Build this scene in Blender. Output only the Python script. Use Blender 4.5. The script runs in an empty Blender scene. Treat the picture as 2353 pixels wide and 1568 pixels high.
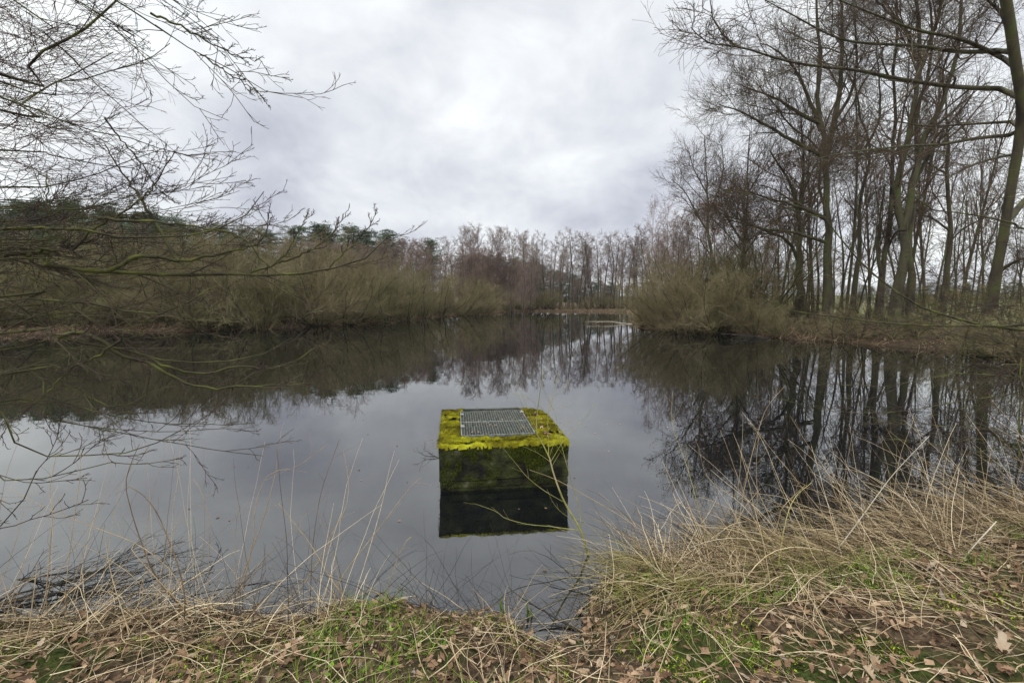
import bpy, math
import numpy as np
from math import radians, sin, cos, atan, pi

sc = bpy.context.scene
COL = sc.collection
# ------------------------------------------------------------------ camera
F = 1045.0; CX, CY = 1176.0, 784.0; HOR = 690.0
H = 2.2
PIT = atan((CY-HOR)/F)
cam_d = bpy.data.cameras.new('camera'); cam = bpy.data.objects.new('camera', cam_d); COL.objects.link(cam)
cam_d.sensor_width = 36; cam_d.lens = 36*F/2352; cam_d.clip_start = 0.05; cam_d.clip_end = 3000
cam.location = (0, 0, H); cam.rotation_euler = (pi/2-PIT, 0, 0)
sc.camera = cam

def ray(x, y):
    u = (x-CX)/F; v = (CY-y)/F
    return np.array([u, cos(PIT)+v*sin(PIT), -sin(PIT)+v*cos(PIT)])
def atz(x, y, z=0.0):
    r = ray(x, y); return np.array([0, 0, H])+r*((z-H)/r[2])
def atd(x, y, Y):
    r = ray(x, y); return np.array([0, 0, H])+r*(Y/r[1])

# ------------------------------------------------------------------ world, sun
SUN_EL, SUN_AZ = 48, 205
W = bpy.data.worlds.new('World'); sc.world = W; W.use_nodes = True
nt = W.node_tree; nt.nodes.clear()
def N(t, **k):
    n = nt.nodes.new(t)
    for a, b in k.items(): setattr(n, a, b)
    return n
def sock(s, v):
    if hasattr(v, 'links'): nt.links.new(v, s)
    else: s.default_value = v
def M(op, a, b=0.0, c=None, clamp=False):
    n = N('ShaderNodeMath', operation=op, use_clamp=clamp); sock(n.inputs[0], a); sock(n.inputs[1], b)
    if c is not None: sock(n.inputs[2], c)
    return n.outputs[0]
out = N('ShaderNodeOutputWorld'); bg = N('ShaderNodeBackground'); bg.inputs[1].default_value = 0.1
sky = N('ShaderNodeTexSky', sky_type='NISHITA', sun_disc=False); sky.sun_elevation = radians(SUN_EL); sky.sun_rotation = radians(SUN_AZ)
sky.air_density = 1.0; sky.dust_density = 2.0
tc = N('ShaderNodeTexCoord'); sx = N('ShaderNodeSeparateXYZ'); nt.links.new(tc.outputs['Generated'], sx.inputs[0])
zz = M('ADD', M('MAXIMUM', sx.outputs[2], 0.0), 0.50)
cb = N('ShaderNodeCombineXYZ'); sock(cb.inputs[0], M('DIVIDE', sx.outputs[0], zz)); sock(cb.inputs[1], M('DIVIDE', sx.outputs[1], zz)); cb.inputs[2].default_value = 3.7
def noise(scale, det, rough, dist, vec):
    n = N('ShaderNodeTexNoise'); n.inputs['Scale'].default_value = scale; n.inputs['Detail'].default_value = det
    n.inputs['Roughness'].default_value = rough; n.inputs['Distortion'].default_value = dist; nt.links.new(vec, n.inputs['Vector']); return n.outputs[0]
n1 = noise(1.5, 7, 0.5, 0.5, cb.outputs[0]); n2 = noise(4.5, 6, 0.55, 0.3, cb.outputs[0])
val = M('ADD', M('MULTIPLY', M('SUBTRACT', n1, 0.5), 0.9), M('MULTIPLY', M('SUBTRACT', n2, 0.5), 0.75))
def blob(x, y, amp, k, base):
    d = ray(x, y); d = d/np.linalg.norm(d)
    vm = N('ShaderNodeVectorMath', operation='DOT_PRODUCT'); nt.links.new(tc.outputs['Generated'], vm.inputs[0]); vm.inputs[1].default_value = tuple(d)
    return M('ADD', base, M('MULTIPLY', M('POWER', M('MAXIMUM', vm.outputs['Value'], 0.0), k), amp))
for (x, y, a, k) in [(1230, 140, -.07, 60), (1230, 430, .10, 60), (1620, 40, .04, 40), (600, 370, -.18, 60), (800, 250, -.10, 60), (640, 100, .02, 60),
                     (1520, 290, -.12, 50), (1000, 330, -.03, 120), (-100, 200, .12, 9), (2300, 350, .12, 8), (1250, 540, -.05, 60)]:
    val = blob(x, y, a, k, val)
# overcast sky: zenith brighter than the horizon
el = M('MULTIPLY', M('MAXIMUM', M('SUBTRACT', sx.outputs[2], 0.60), 0.0), 4.2)
val = M('MULTIPLY', M('ADD', val, 0.81), M('ADD', el, 1.0))
rgb = N('ShaderNodeCombineColor')
sock(rgb.inputs[0], M('MULTIPLY', val, 9.35)); sock(rgb.inputs[1], M('MULTIPLY', val, 9.65)); sock(rgb.inputs[2], M('MULTIPLY', M('ADD', M('MULTIPLY', val, .82), .16), 9.95))
mx = N('ShaderNodeMix', data_type='RGBA'); mx.inputs[0].default_value = 0.93
nt.links.new(sky.outputs[0], mx.inputs[6]); nt.links.new(rgb.outputs[0], mx.inputs[7])
nt.links.new(mx.outputs[2], bg.inputs[0]); nt.links.new(bg.outputs[0], out.inputs[0])
sun_d = bpy.data.lights.new('sun', 'SUN'); sun = bpy.data.objects.new('sun', sun_d); COL.objects.link(sun)
sun_d.energy = 1.5; sun_d.angle = radians(25); sun_d.color = (1, .97, .92)
sun.rotation_euler = (radians(90-SUN_EL), 0, radians(180-SUN_AZ)+0)
sc.view_settings.view_transform = 'Standard'; sc.view_settings.look = 'None'; sc.view_settings.exposure = 0.2; sc.view_settings.gamma = 1.0
sc.cycles.max_bounces = 6; sc.cycles.diffuse_bounces = 3; sc.cycles.glossy_bounces = 3

# ------------------------------------------------------------------ materials
def material(name, cols, scale=4.0, rough=0.85, detail=4, tint=False, objrand=0.0, bump=0.0, bscale=30, coord='Object', lo=.35, hi=.65, spec=0.25, trans=0.0, stretch=None):
    """cols: colour stops of a noise pattern (or of the per piece 'tint' value)"""
    m = bpy.data.materials.new(name); m.use_nodes = True; t = m.node_tree; t.nodes.clear()
    o = t.nodes.new('ShaderNodeOutputMaterial'); p = t.nodes.new('ShaderNodeBsdfPrincipled'); t.links.new(p.outputs[0], o.inputs[0])
    p.inputs['Roughness'].default_value = rough; p.inputs['Specular IOR Level'].default_value = spec
    tcn = t.nodes.new('ShaderNodeTexCoord'); nz = t.nodes.new('ShaderNodeTexNoise')
    vec = tcn.outputs[coord]
    if stretch:
        mp = t.nodes.new('ShaderNodeMapping'); mp.inputs['Scale'].default_value = stretch; t.links.new(vec, mp.inputs[0]); vec = mp.outputs[0]
    t.links.new(vec, nz.inputs['Vector']); nz.inputs['Scale'].default_value = scale; nz.inputs['Detail'].default_value = detail
    mr = t.nodes.new('ShaderNodeMapRange'); mr.inputs[1].default_value = lo; mr.inputs[2].default_value = hi; t.links.new(nz.outputs[0], mr.inputs[0])
    fac = mr.outputs[0]
    if tint:
        at = t.nodes.new('ShaderNodeAttribute'); at.attribute_name = 'tint'
        a = t.nodes.new('ShaderNodeMath'); a.operation = 'MULTIPLY_ADD'; a.inputs[1].default_value = 0.18; t.links.new(mr.outputs[0], a.inputs[0]); t.links.new(at.outputs['Fac'], a.inputs[2])
        b = t.nodes.new('ShaderNodeMath'); b.operation = 'SUBTRACT'; b.inputs[1].default_value = .09; t.links.new(a.outputs[0], b.inputs[0]); fac = b.outputs[0]
    cr = t.nodes.new('ShaderNodeValToRGB'); e = cr.color_ramp.elements
    k = len(cols)
    for i, c in enumerate(cols):
        pos = i/(k-1) if k > 1 else 0
        el_ = e[i] if i < 2 else e.new(pos)
        el_.position = pos; el_.color = (*c, 1)
    t.links.new(fac, cr.inputs[0]); colr = cr.outputs[0]
    if objrand:
        oi = t.nodes.new('ShaderNodeObjectInfo'); hs = t.nodes.new('ShaderNodeHueSaturation')
        m1 = t.nodes.new('ShaderNodeMapRange'); m1.inputs[3].default_value = 1-objrand; m1.inputs[4].default_value = 1+objrand; t.links.new(oi.outputs['Random'], m1.inputs[0]); t.links.new(m1.outputs[0], hs.inputs['Value'])
        m2 = t.nodes.new('ShaderNodeMapRange'); m2.inputs[3].default_value = .485; m2.inputs[4].default_value = .515
        mm = t.nodes.new('ShaderNodeMath'); mm.operation = 'FRACT'; m3 = t.nodes.new('ShaderNodeMath'); m3.operation = 'MULTIPLY'; m3.inputs[1].default_value = 7.3
        t.links.new(oi.outputs['Random'], m3.inputs[0]); t.links.new(m3.outputs[0], mm.inputs[0]); t.links.new(mm.outputs[0], m2.inputs[0]); t.links.new(m2.outputs[0], hs.inputs['Hue'])
        t.links.new(colr, hs.inputs['Color']); colr = hs.outputs[0]
    t.links.new(colr, p.inputs['Base Color'])
    if bump:
        bn = t.nodes.new('ShaderNodeTexNoise'); bn.inputs['Scale'].default_value = bscale; bn.inputs['Detail'].default_value = 6; t.links.new(vec, bn.inputs['Vector'])
        bp = t.nodes.new('ShaderNodeBump'); bp.inputs['Strength'].default_value = bump; bp.inputs['Distance'].default_value = .02; t.links.new(bn.outputs[0], bp.inputs['Height']); t.links.new(bp.outputs[0], p.inputs['Normal'])
    return m
MT = {}
MT['bark'] = material('mossy_bark', [(.035, .03, .022), (.07, .06, .038), (.075, .085, .03)], 3, objrand=.12, bump=.6, bscale=14, stretch=(1, 1, .25))
MT['darktwig'] = material('dark_twig', [(.07, .05, .036), (.12, .088, .062)], 1.5, objrand=.1)
MT['willow'] = material('willow_twig', [(.135, .118, .058), (.20, .172, .088), (.25, .21, .13)], .35, objrand=.16)
MT['willowbark'] = material('willow_bark', [(.04, .038, .02), (.075, .07, .035)], 2, objrand=.15)
MT['birch'] = material('reddish_twig', [(.20, .145, .125), (.29, .215, .185)], .4, objrand=.14)
MT['birchbark'] = material('pale_bark', [(.09, .08, .07), (.30, .28, .25), (.45, .43, .40)], 3, stretch=(1, 1, 2.5), objrand=.2)
MT['alder'] = material('alder_twig', [(.19, .15, .135), (.26, .205, .18)], .5, objrand=.14)
MT['alderbark'] = material('alder_bark', [(.05, .045, .035), (.09, .08, .06)], 2, objrand=.15)
MT['pine'] = material('pine_needles', [(.055, .085, .045), (.085, .125, .07), (.12, .16, .09)], .6, objrand=.18)
MT['pinebark'] = material('pine_bark', [(.10, .065, .045), (.17, .10, .06)], 2)
MT['limb'] = material('green_limb_bark', [(.035, .028, .02), (.06, .058, .024), (.11, .12, .03)], 5, bump=.4, bscale=60)
MT['twig'] = material('beech_twig', [(.045, .032, .028), (.07, .05, .04), (.085, .085, .035)], 2.5)
MT['redtwig'] = material('thin_red_twig', [(.08, .05, .042), (.13, .08, .065)], 2)
MT['rust'] = material('withered_oak_leaf', [(.24, .11, .07), (.36, .19, .12)], 3)
MT['straw'] = material('dead_straw', [(.06, .042, .027), (.22, .16, .09), (.50, .385, .235), (.78, .65, .45)], 9, tint=True, trans=.2)
MT['greenstraw'] = material('yellow_straw', [(.22, .19, .07), (.42, .36, .13), (.50, .42, .22)], 9, tint=True)
MT['grass'] = material('green_grass', [(.05, .10, .012), (.13, .24, .022), (.28, .40, .04)], 6, tint=True)
MT['mosstuft'] = material('bright_moss', [(.08, .13, .012), (.24, .33, .02), (.50, .58, .04)], 8, tint=True)
MT['leaf'] = material('oak_litter', [(.07, .04, .025), (.17, .10, .06), (.32, .20, .125), (.46, .34, .23), (.25, .22, .19)], 25, tint=True)
MT['blackstem'] = material('black_wet_stem', [(.018, .016, .014), (.04, .035, .03)], 5, rough=.4)
MT['iris'] = material('iris_blade', [(.04, .05, .02), (.12, .24, .035), (.22, .36, .06)], 4)
MT['sapling'] = material('green_sapling_bark', [(.20, .20, .06), (.30, .29, .09), (.36, .32, .16)], 6)
MT['paletwig'] = material('pale_dead_twig', [(.35, .31, .24), (.52, .47, .38)], 4)

# ------------------------------------------------------------------ mesh building
class MB:
    def __init__(s): s.v = []; s.q = []; s.t = []; s.tv = []; s.n = 0
    def add(s, v, quads=None, tris=None, tint=0.5):
        v = np.asarray(v, float).reshape(-1, 3)
        if quads is not None and len(quads): s.q.append(np.asarray(quads).reshape(-1, 4)+s.n)
        if tris is not None and len(tris): s.t.append(np.asarray(tris).reshape(-1, 3)+s.n)
        s.tv.append(np.broadcast_to(np.asarray(tint, float), (len(v),)).copy()); s.v.append(v); s.n += len(v)
    def tubes(s, P, R, sides=3, tint=None, rng=None, cap=False):
        P = np.asarray(P, float); R = np.asarray(R, float)
        if P.ndim == 2: P = P[None]; R = R[None]
        n, m, _ = P.shape
        if n == 0: return s
        T = np.gradient(P, axis=1); T /= np.linalg.norm(T, axis=2, keepdims=True)+1e-9
        mean = P[:, -1]-P[:, 0]; ref = np.zeros((n, 3)); k = np.argmin(np.abs(mean), axis=1); ref[np.arange(n), k] = 1
        A = np.cross(T, ref[:, None, :]); A /= np.linalg.norm(A, axis=2, keepdims=True)+1e-9
        B = np.cross(T, A)
        an = np.arange(sides)*2*pi/sides
        V = P[:, :, None]+R[:, :, None, None]*(A[:, :, None]*np.cos(an)[None, None, :, None]+B[:, :, None]*np.sin(an)[None, None, :, None])
        b = (np.arange(n)*m*sides)[:, None, None]+(np.arange(m-1)*sides)[None, :, None]
        j = np.arange(sides)[None, None]; j2 = (j+1) % sides
        Q = np.stack([b+j, b+j2, b+sides+j2, b+sides+j], -1).reshape(-1, 4)
        if tint is None: tt = 0.5
        else: tt = np.repeat(np.asarray(tint), m*sides)
        tr = None
        if cap and sides > 3:
            tr = []
            for i in range(n):
                for e, fl in ((0, 1), (m-1, 0)):
                    o = i*m*sides+e*sides
                    for q in range(1, sides-1): tr.append((o, o+q+1, o+q) if not fl else (o, o+q, o+q+1))
        s.add(V.reshape(-1, 3), Q, tr, tt); return s
    def box(s, c, d, ax=None, tint=.5):
        c = np.asarray(c, float); d = np.asarray(d, float)/2
        ax = np.eye(3) if ax is None else ax
        v = [c+ax[0]*d[0]*i+ax[1]*d[1]*j+ax[2]*d[2]*k for k in (-1, 1) for j in (-1, 1) for i in (-1, 1)]
        s.add(v, [(0, 2, 3, 1), (4, 5, 7, 6), (0, 1, 5, 4), (2, 6, 7, 3), (0, 4, 6, 2), (1, 3, 7, 5)], None, tint); return s
    def mesh(s, name, mat, smooth=True):
        me = bpy.data.meshes.new(name)
        V = np.concatenate(s.v); me.vertices.add(len(V)); me.vertices.foreach_set('co', V.astype(np.float32).ravel())
        q = np.concatenate(s.q) if s.q else np.zeros((0, 4), int); t = np.concatenate(s.t) if s.t else np.zeros((0, 3), int)
        li = np.concatenate([q.ravel(), t.ravel()]).astype(np.int32); tot = np.concatenate([np.full(len(q), 4), np.full(len(t), 3)]).astype(np.int32)
        st = np.concatenate([[0], np.cumsum(tot)[:-1]]).astype(np.int32)
        me.loops.add(len(li)); me.loops.foreach_set('vertex_index', li)
        me.polygons.add(len(tot)); me.polygons.foreach_set('loop_start', st); me.polygons.foreach_set('loop_total', tot)
        me.polygons.foreach_set('use_smooth', np.full(len(tot), smooth))
        a = me.attributes.new('tint', 'FLOAT', 'POINT'); a.data.foreach_set('value', np.concatenate(s.tv).astype(np.float32))
        me.update(calc_edges=True); me.materials.append(mat); return me

def link(name, data, parent=None, loc=None):
    o = bpy.data.objects.new(name, data); COL.objects.link(o)
    if parent is not None: o.parent = parent
    if loc is not None: o.location = loc
    return o
def tag(o, label=None, cat=None, group=None, kind=None):
    if label: o['label'] = label
    if cat: o['category'] = cat
    if group: o['group'] = group
    if kind: o['kind'] = kind
    return o
def spline(pts, m):
    """Catmull-Rom through the points, m samples evenly spaced"""
    p = np.asarray(pts, float)
    if len(p) < 3:
        t = np.linspace(0, 1, m)[:, None]; return p[0]*(1-t)+p[-1]*t
    e = np.vstack([2*p[0]-p[1], p, 2*p[-1]-p[-2]]); outp = []
    for i in range(1, len(e)-2):
        t = np.linspace(0, 1, 9)[:-1, None]
        outp.append(.5*((2*e[i])+(-e[i-1]+e[i+1])*t+(2*e[i-1]-5*e[i]+4*e[i+1]-e[i+2])*t**2+(-e[i-1]+3*e[i]-3*e[i+1]+e[i+2])*t**3))
    o = np.vstack(outp+[p[-1:]]); s = np.concatenate([[0], np.cumsum(np.linalg.norm(np.diff(o[:, :3], axis=0), axis=1))])
    q = np.linspace(0, s[-1], m); return np.stack([np.interp(q, s, o[:, k]) for k in range(o.shape[1])], 1)

# ------------------------------------------------------------------ branch growth
def march(rng, S, D, L, n, wander, up=0.0, grav=None):
    k = len(S); P = np.empty((k, n+1, 3)); P[:, 0] = S; d = D/np.linalg.norm(D, axis=1, keepdims=True); st = (L/n)[:, None]
    for i in range(1, n+1):
        d = d+rng.normal(0, wander, (k, 3)); d[:, 2] += up
        if grav is not None: d = d+grav
        d /= np.linalg.norm(d, axis=1, keepdims=True); P[:, i] = P[:, i-1]+d*st
    return P
def children(rng, P, R, k, t0, t1, ang, asd, flat=1.0):
    n, m, _ = P.shape
    t = (np.arange(k)[None]+rng.random((n, k)))/k*(t1-t0)+t0
    f = t*(m-1); i = np.clip(f.astype(int), 0, m-2); w = (f-i)[..., None]; ar = np.arange(n)[:, None]
    S = P[ar, i]*(1-w)+P[ar, i+1]*w; T = P[ar, i+1]-P[ar, i]; T /= np.linalg.norm(T, axis=2, keepdims=True)+1e-9
    r = R[ar, i]*(1-w[..., 0])+R[ar, i+1]*w[..., 0]
    ref = np.zeros_like(T); ref[..., 2] = 1; ref[np.abs(T[..., 2]) > .9] = (1, 0, 0)
    A = np.cross(T, ref); A /= np.linalg.norm(A, axis=2, keepdims=True)+1e-9; B = np.cross(T, A)
    az = (np.arange(k)*2.4)[None]+rng.random((n, 1))*6.28+rng.normal(0, .5, (n, k)); a = rng.normal(ang, asd, (n, k))
    C = A*np.cos(az)[..., None]+B*np.sin(az)[..., None]*flat
    C /= np.linalg.norm(C, axis=2, keepdims=True)
    D = T*np.cos(a)[..., None]+C*np.sin(a)[..., None]
    par = np.repeat(np.arange(n), k)
    return S.reshape(-1, 3), D.reshape(-1, 3), r.ravel(), t.ravel(), par
def arclen(P): return np.linalg.norm(np.diff(P, axis=1), axis=2).sum(1)
def grow(rng, P, R, specs):
    lv = [(P, R)]
    for s in specs:
        S, D, r, t, par = children(rng, P, R, s['k'], s.get('t0', .2), s.get('t1', 1), s.get('ang', .8), s.get('asd', .15), s.get('flat', 1))
        L = arclen(P)[par]*s['rl']*(1-s.get('fall', .5)*(t-s.get('t0', .2)))*rng.uniform(.55, 1.2, len(t))
        if 'Lmin' in s: L = np.maximum(L, s['Lmin']*rng.uniform(.7, 1.2, len(t)))
        if 'Lmax' in s: L = np.minimum(L, s['Lmax']*rng.uniform(.35, 1.1, len(t)))
        n = s.get('n', 4); P = march(rng, S, D, L, n, s.get('w', .15), s.get('up', 0.0))
        r0 = np.maximum(np.minimum(r*s.get('rr', .6), L*s.get('slim', .02)), s.get('rmin', .004)*1.3)
        R = r0[:, None]*np.linspace(1, s.get('tip', .35), n+1)[None]; R = np.maximum(R, s.get('rmin', .004))
        lv.append((P, R))
    return lv
def crown_mb(levels, sides=(4, 3, 3, 3, 3)):
    mb = MB()
    for (P, R), sd in zip(levels, sides): mb.tubes(P, R, sd)
    return mb

# ------------------------------------------------------------------ the pond outline and the ground
def sh(pts): return [tuple(atz(x, y)[:2]) for x, y in pts]
near = [(-9.0, 2.2), (-6.0, 1.9)]+sh([(0, 1455), (160, 1452), (330, 1440), (480, 1432), (590, 1446), (680, 1450), (770, 1440), (830, 1416), (1012, 1416),
        (1080, 1436), (1170, 1448), (1215, 1478), (1262, 1502), (1310, 1490), (1335, 1440), (1345, 1390), (1400, 1345), (1478, 1330), (1611, 1350), (1744, 1325),
        (1877, 1290), (2054, 1268), (2142, 1241), (2352, 1226)])
right = [(7.5, 4.1), (11, 4.9), (15, 8.0), (19, 12)]+sh([(2352, 832), (2200, 806), (2000, 790), (1850, 781), (1700, 768), (1560, 762), (1470, 753), (1455, 740)])
far = sh([(1462, 722), (1440, 716.5), (1300, 715.5), (1180, 716), (1110, 722), (1000, 728), (941, 735), (860, 742), (700, 750), (620, 756), (500, 758), (400, 761), (280, 760), (160, 766), (0, 771)])
left = [(-38, 24), (-36, 14), (-24, 6), (-14, 3.0)]
POLY = np.array(near+right+far+left)
def sdist(x, y):
    shp = x.shape; p = np.stack([x.ravel(), y.ravel()], 1); best = np.full(len(p), 1e9); ins = np.zeros(len(p), bool)
    A = POLY; B = np.roll(POLY, -1, 0)
    for a, b in zip(A, B):
        e = b-a; w = p-a; t = np.clip((w@e)/(e@e), 0, 1); d = w-t[:, None]*e; best = np.minimum(best, (d**2).sum(1))
        c = (a[1] > p[:, 1]) != (b[1] > p[:, 1]); 
        if abs(b[1]-a[1]) > 1e-12: ins ^= c & (p[:, 0] < (b[0]-a[0])*(p[:, 1]-a[1])/(b[1]-a[1])+a[0])
    return (np.sqrt(best)*np.where(ins, -1, 1)).reshape(shp)
def vn(x, y, s, seed=0):
    r = np.random.default_rng(seed); o = np.zeros_like(x)
    for i in range(7):
        a = r.random()*6.28; f = s*(.6+1.1*r.random()); o += np.sin((x*cos(a)+y*sin(a))*f+r.random()*6.28+1.3*np.sin((x*sin(a)-y*cos(a))*f*.7+i))
    return o/3.0
def sstep(v, a, b):
    t = np.clip((v-a)/(b-a), 0, 1); return t*t*(3-2*t)
def gh(x, y, sd=None):
    x = np.asarray(x, float); y = np.asarray(y, float)
    if sd is None: sd = sdist(x, y)
    sd = sd+.05*vn(x, y, 5.5, 3)*np.exp(-np.hypot(x, y)/8)+.25*vn(x, y, 1.1, 5)*sstep(np.hypot(x, y), 8, 20)
    dist = np.hypot(x, y)
    near_k = 1-sstep(dist, 7, 12)
    land = (.10+.50*(1-np.exp(-np.maximum(sd, 0)/.85)))*near_k+(1-near_k)*(.10+.40*(1-np.exp(-np.maximum(sd, 0)/1.6)))
    z = np.where(sd > 0, land*sstep(sd, -.01, .12)+0.0, np.maximum(sd*.5, -1.3)-.02)
    z = z+(.022*vn(x, y, 9, 1)+.012*vn(x, y, 23, 2))*near_k*(sd > 0)+.06*vn(x, y, 1.3, 4)*(1-near_k)*(sd > .3)
    hill = 5.0*sstep(y+(-x)*.5, 85, 130)*sstep(-x, 0, 45)+7*sstep(dist, 250, 600)
    return z+hill
def g1(x, y): return float(gh(np.array([x]), np.array([y]))[0])

def build_ground():
    na = 900; rr = np.concatenate([[0.0], np.geomspace(.25, 12, 230), np.geomspace(12.2, 1500, 170)]); nr = len(rr)
    # finer angles ahead of the camera
    w = np.linspace(-1, 1, na+1)[:-1]; ang = pi*(0.45*w+0.55*np.sign(w)*np.abs(w)**2.2)
    R_, A_ = np.meshgrid(rr, ang, indexing='ij'); X = R_*np.sin(A_); Y = R_*np.cos(A_); sd = sdist(X, Y); Z = gh(X, Y, sd)
    v = np.stack([X, Y, Z], -1).reshape(-1, 3)
    i = np.arange(nr-1)[:, None]*na; j = np.arange(na)[None]; j2 = (j+1) % na
    q = np.stack([i+j, i+na+j, i+na+j2, i+j2], -1).reshape(-1, 4)
    field = 1.0*sstep(X-.45*Y, 14, 20)*sstep(sd, 10, 16); nearm = 1-sstep(np.hypot(X, Y), 7, 10)
    mb = MB(); mb.add(v, q, None, (field+2*nearm).ravel()); 
    m = bpy.data.materials.new('earth'); m.use_nodes = True; t = m.node_tree; p = t.nodes['Principled BSDF']; p.inputs['Roughness'].default_value = 1.0; p.inputs['Specular IOR Level'].default_value = .15
    tcn = t.nodes.new('ShaderNodeTexCoord')
    def nz(s, d=6):
        n = t.nodes.new('ShaderNodeTexNoise'); n.inputs['Scale'].default_value = s; n.inputs['Detail'].default_value = d; t.links.new(tcn.outputs['Object'], n.inputs['Vector']); return n.outputs[0]
    def ramp(f, st):
        c = t.nodes.new('ShaderNodeValToRGB'); t.links.new(f, c.inputs[0])
        for k, (pos, co) in enumerate(st):
            e = c.color_ramp.elements[k] if k < 2 else c.color_ramp.elements.new(pos)
            e.position = pos; e.color = (*co, 1)
        return c.outputs[0]
    def mix(f, a, b):
        n = t.nodes.new('ShaderNodeMix'); n.data_type = 'RGBA'; t.links.new(f, n.inputs[0]); t.links.new(a, n.inputs[6]); t.links.new(b, n.inputs[7]); return n.outputs[2]
    brown = ramp(nz(22, 8), [(.3, (.022, .016, .011)), (.5, (.07, .048, .032)), (.7, (.18, .125, .08))])
    green = ramp(nz(40, 6), [(.3, (.018, .026, .008)), (.7, (.07, .09, .02))])
    gm = ramp(nz(1.7, 5), [(.47, (0, 0, 0)), (.58, (1, 1, 1))])
    fieldc = ramp(nz(.3, 5), [(.3, (.16, .19, .07)), (.7, (.30, .29, .15))])
    at = t.nodes.new('ShaderNodeAttribute'); at.attribute_name = 'tint'
    def mm(op, a, b):
        n = t.nodes.new('ShaderNodeMath'); n.operation = op; n.use_clamp = True
        for k, q in enumerate((a, b)):
            if hasattr(q, 'links'): t.links.new(q, n.inputs[k])
            else: n.inputs[k].default_value = q
        return n.outputs[0]
    nearf = mm('SUBTRACT', at.outputs['Fac'], 1.0); ff = mm('SUBTRACT', at.outputs['Fac'], mm('MULTIPLY', nearf, 1.0))
    ff = mm('MULTIPLY', ff, mm('SUBTRACT', 1.0, nearf)); c = mix(ff, mix(mm('MULTIPLY', gm, nearf), brown, green), fieldc); t.links.new(c, p.inputs['Base Color'])
    bp = t.nodes.new('ShaderNodeBump'); bp.inputs['Strength'].default_value = .9; bp.inputs['Distance'].default_value = .03; t.links.new(nz(45, 8), bp.inputs['Height']); t.links.new(bp.outputs[0], p.inputs['Normal'])
    tag(link('ground', mb.mesh('ground', m)), kind='structure')
build_ground()

def build_water():
    mb = MB(); s = 160
    mb.add([(-90, -3, 0), (90, -3, 0), (90, 120, 0), (-90, 120, 0)], [(0, 1, 2, 3)])
    m = bpy.data.materials.new('pond_water'); m.use_nodes = True; t = m.node_tree; p = t.nodes['Principled BSDF']
    p.inputs['Base Color'].default_value = (.005, .006, .007, 1); p.inputs['Roughness'].default_value = .006; p.inputs['IOR'].default_value = 1.8; p.inputs['Specular IOR Level'].default_value = .95
    tcn = t.nodes.new('ShaderNodeTexCoord'); mp = t.nodes.new('ShaderNodeMapping'); mp.inputs['Scale'].default_value = (.5, 1.0, 1); t.links.new(tcn.outputs['Object'], mp.inputs[0])
    n = t.nodes.new('ShaderNodeTexNoise'); n.inputs['Scale'].default_value = 1.6; n.inputs['Detail'].default_value = 3; t.links.new(mp.outputs[0], n.inputs['Vector'])
    bp = t.nodes.new('ShaderNodeBump'); bp.inputs['Strength'].default_value = .03; bp.inputs['Distance'].default_value = .05; t.links.new(n.outputs[0], bp.inputs['Height']); t.links.new(bp.outputs[0], p.inputs['Normal'])
    tag(link('water', mb.mesh('water', m)), kind='structure')
build_water()

# ------------------------------------------------------------------ kinds of tree (each has a few variants, at natural size, base at the origin)
KIND = {}
def store(kind, trunk, crown, tm, cm, extra=None):
    t = trunk.mesh(kind+'_trunk', MT[tm]); c = crown.mesh(kind+'_crown', MT[cm])
    hz = np.concatenate(crown.v)[:, 2]; h = np.percentile(hz, 99.5)
    KIND.setdefault(kind, []).append((t, c, h, extra))
def make_willow(seed, dense=1.0, kind='willow'):
    r = np.random.default_rng(seed); k = 11
    az = r.random(k)*6.28; lean = r.uniform(.12, 1.2, k); D = np.stack([np.cos(az)*np.sin(lean), np.sin(az)*np.sin(lean), np.cos(lean)], 1)
    S = np.stack([np.cos(az)*.25, np.sin(az)*.25, np.full(k, -.3)], 1); L = r.uniform(5.0, 7.5, k)
    P = march(r, S, D, L, 10, .10, .05); R = .085*np.linspace(1, .2, 11)[None]*r.uniform(.6, 1.2, k)[:, None]
    lv = grow(r, P, R, [dict(k=int(14*dense), t0=.04, ang=.65, rl=.42, fall=.35, n=6, w=.12, up=.06, rr=.55, rmin=.008),
                        dict(k=9, t0=.15, ang=.6, rl=.5, n=4, w=.14, up=.05, rr=.6, rmin=.0065, Lmin=.6),
                        dict(k=5, t0=.2, ang=.55, rl=.6, n=2, w=.12, up=.04, rmin=.0055, Lmin=.3)])
    tr = MB().tubes(*lv[0], 6); cr = crown_mb(lv[1:], (4, 3, 3)); store(kind, tr, cr, 'willowbark', 'willow')
def make_straight(kind, seed, h, ts, br, specs, tm, cm, lean=.04, rad=.12, stems=1, wand=.03):
    r = np.random.default_rng(seed); az = r.random(stems)*6.28; ln = r.uniform(.2, 1, stems)*lean
    D = np.stack([np.cos(az)*ln, np.sin(az)*ln, np.ones(stems)], 1); S = np.stack([np.cos(az)*.25*(stems > 1), np.sin(az)*.25*(stems > 1), np.full(stems, -.3)], 1)
    P = march(r, S, D, np.full(stems, h)*r.uniform(.85, 1, stems), 14, wand, .02); R = rad*np.linspace(1, .1, 15)[None]**.9*r.uniform(.75, 1.1, stems)[:, None]
    lv = grow(r, P, R, specs); store(kind, MB().tubes(*lv[0], 7), crown_mb(lv[1:], (4, 3, 3)), tm, cm)
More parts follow.
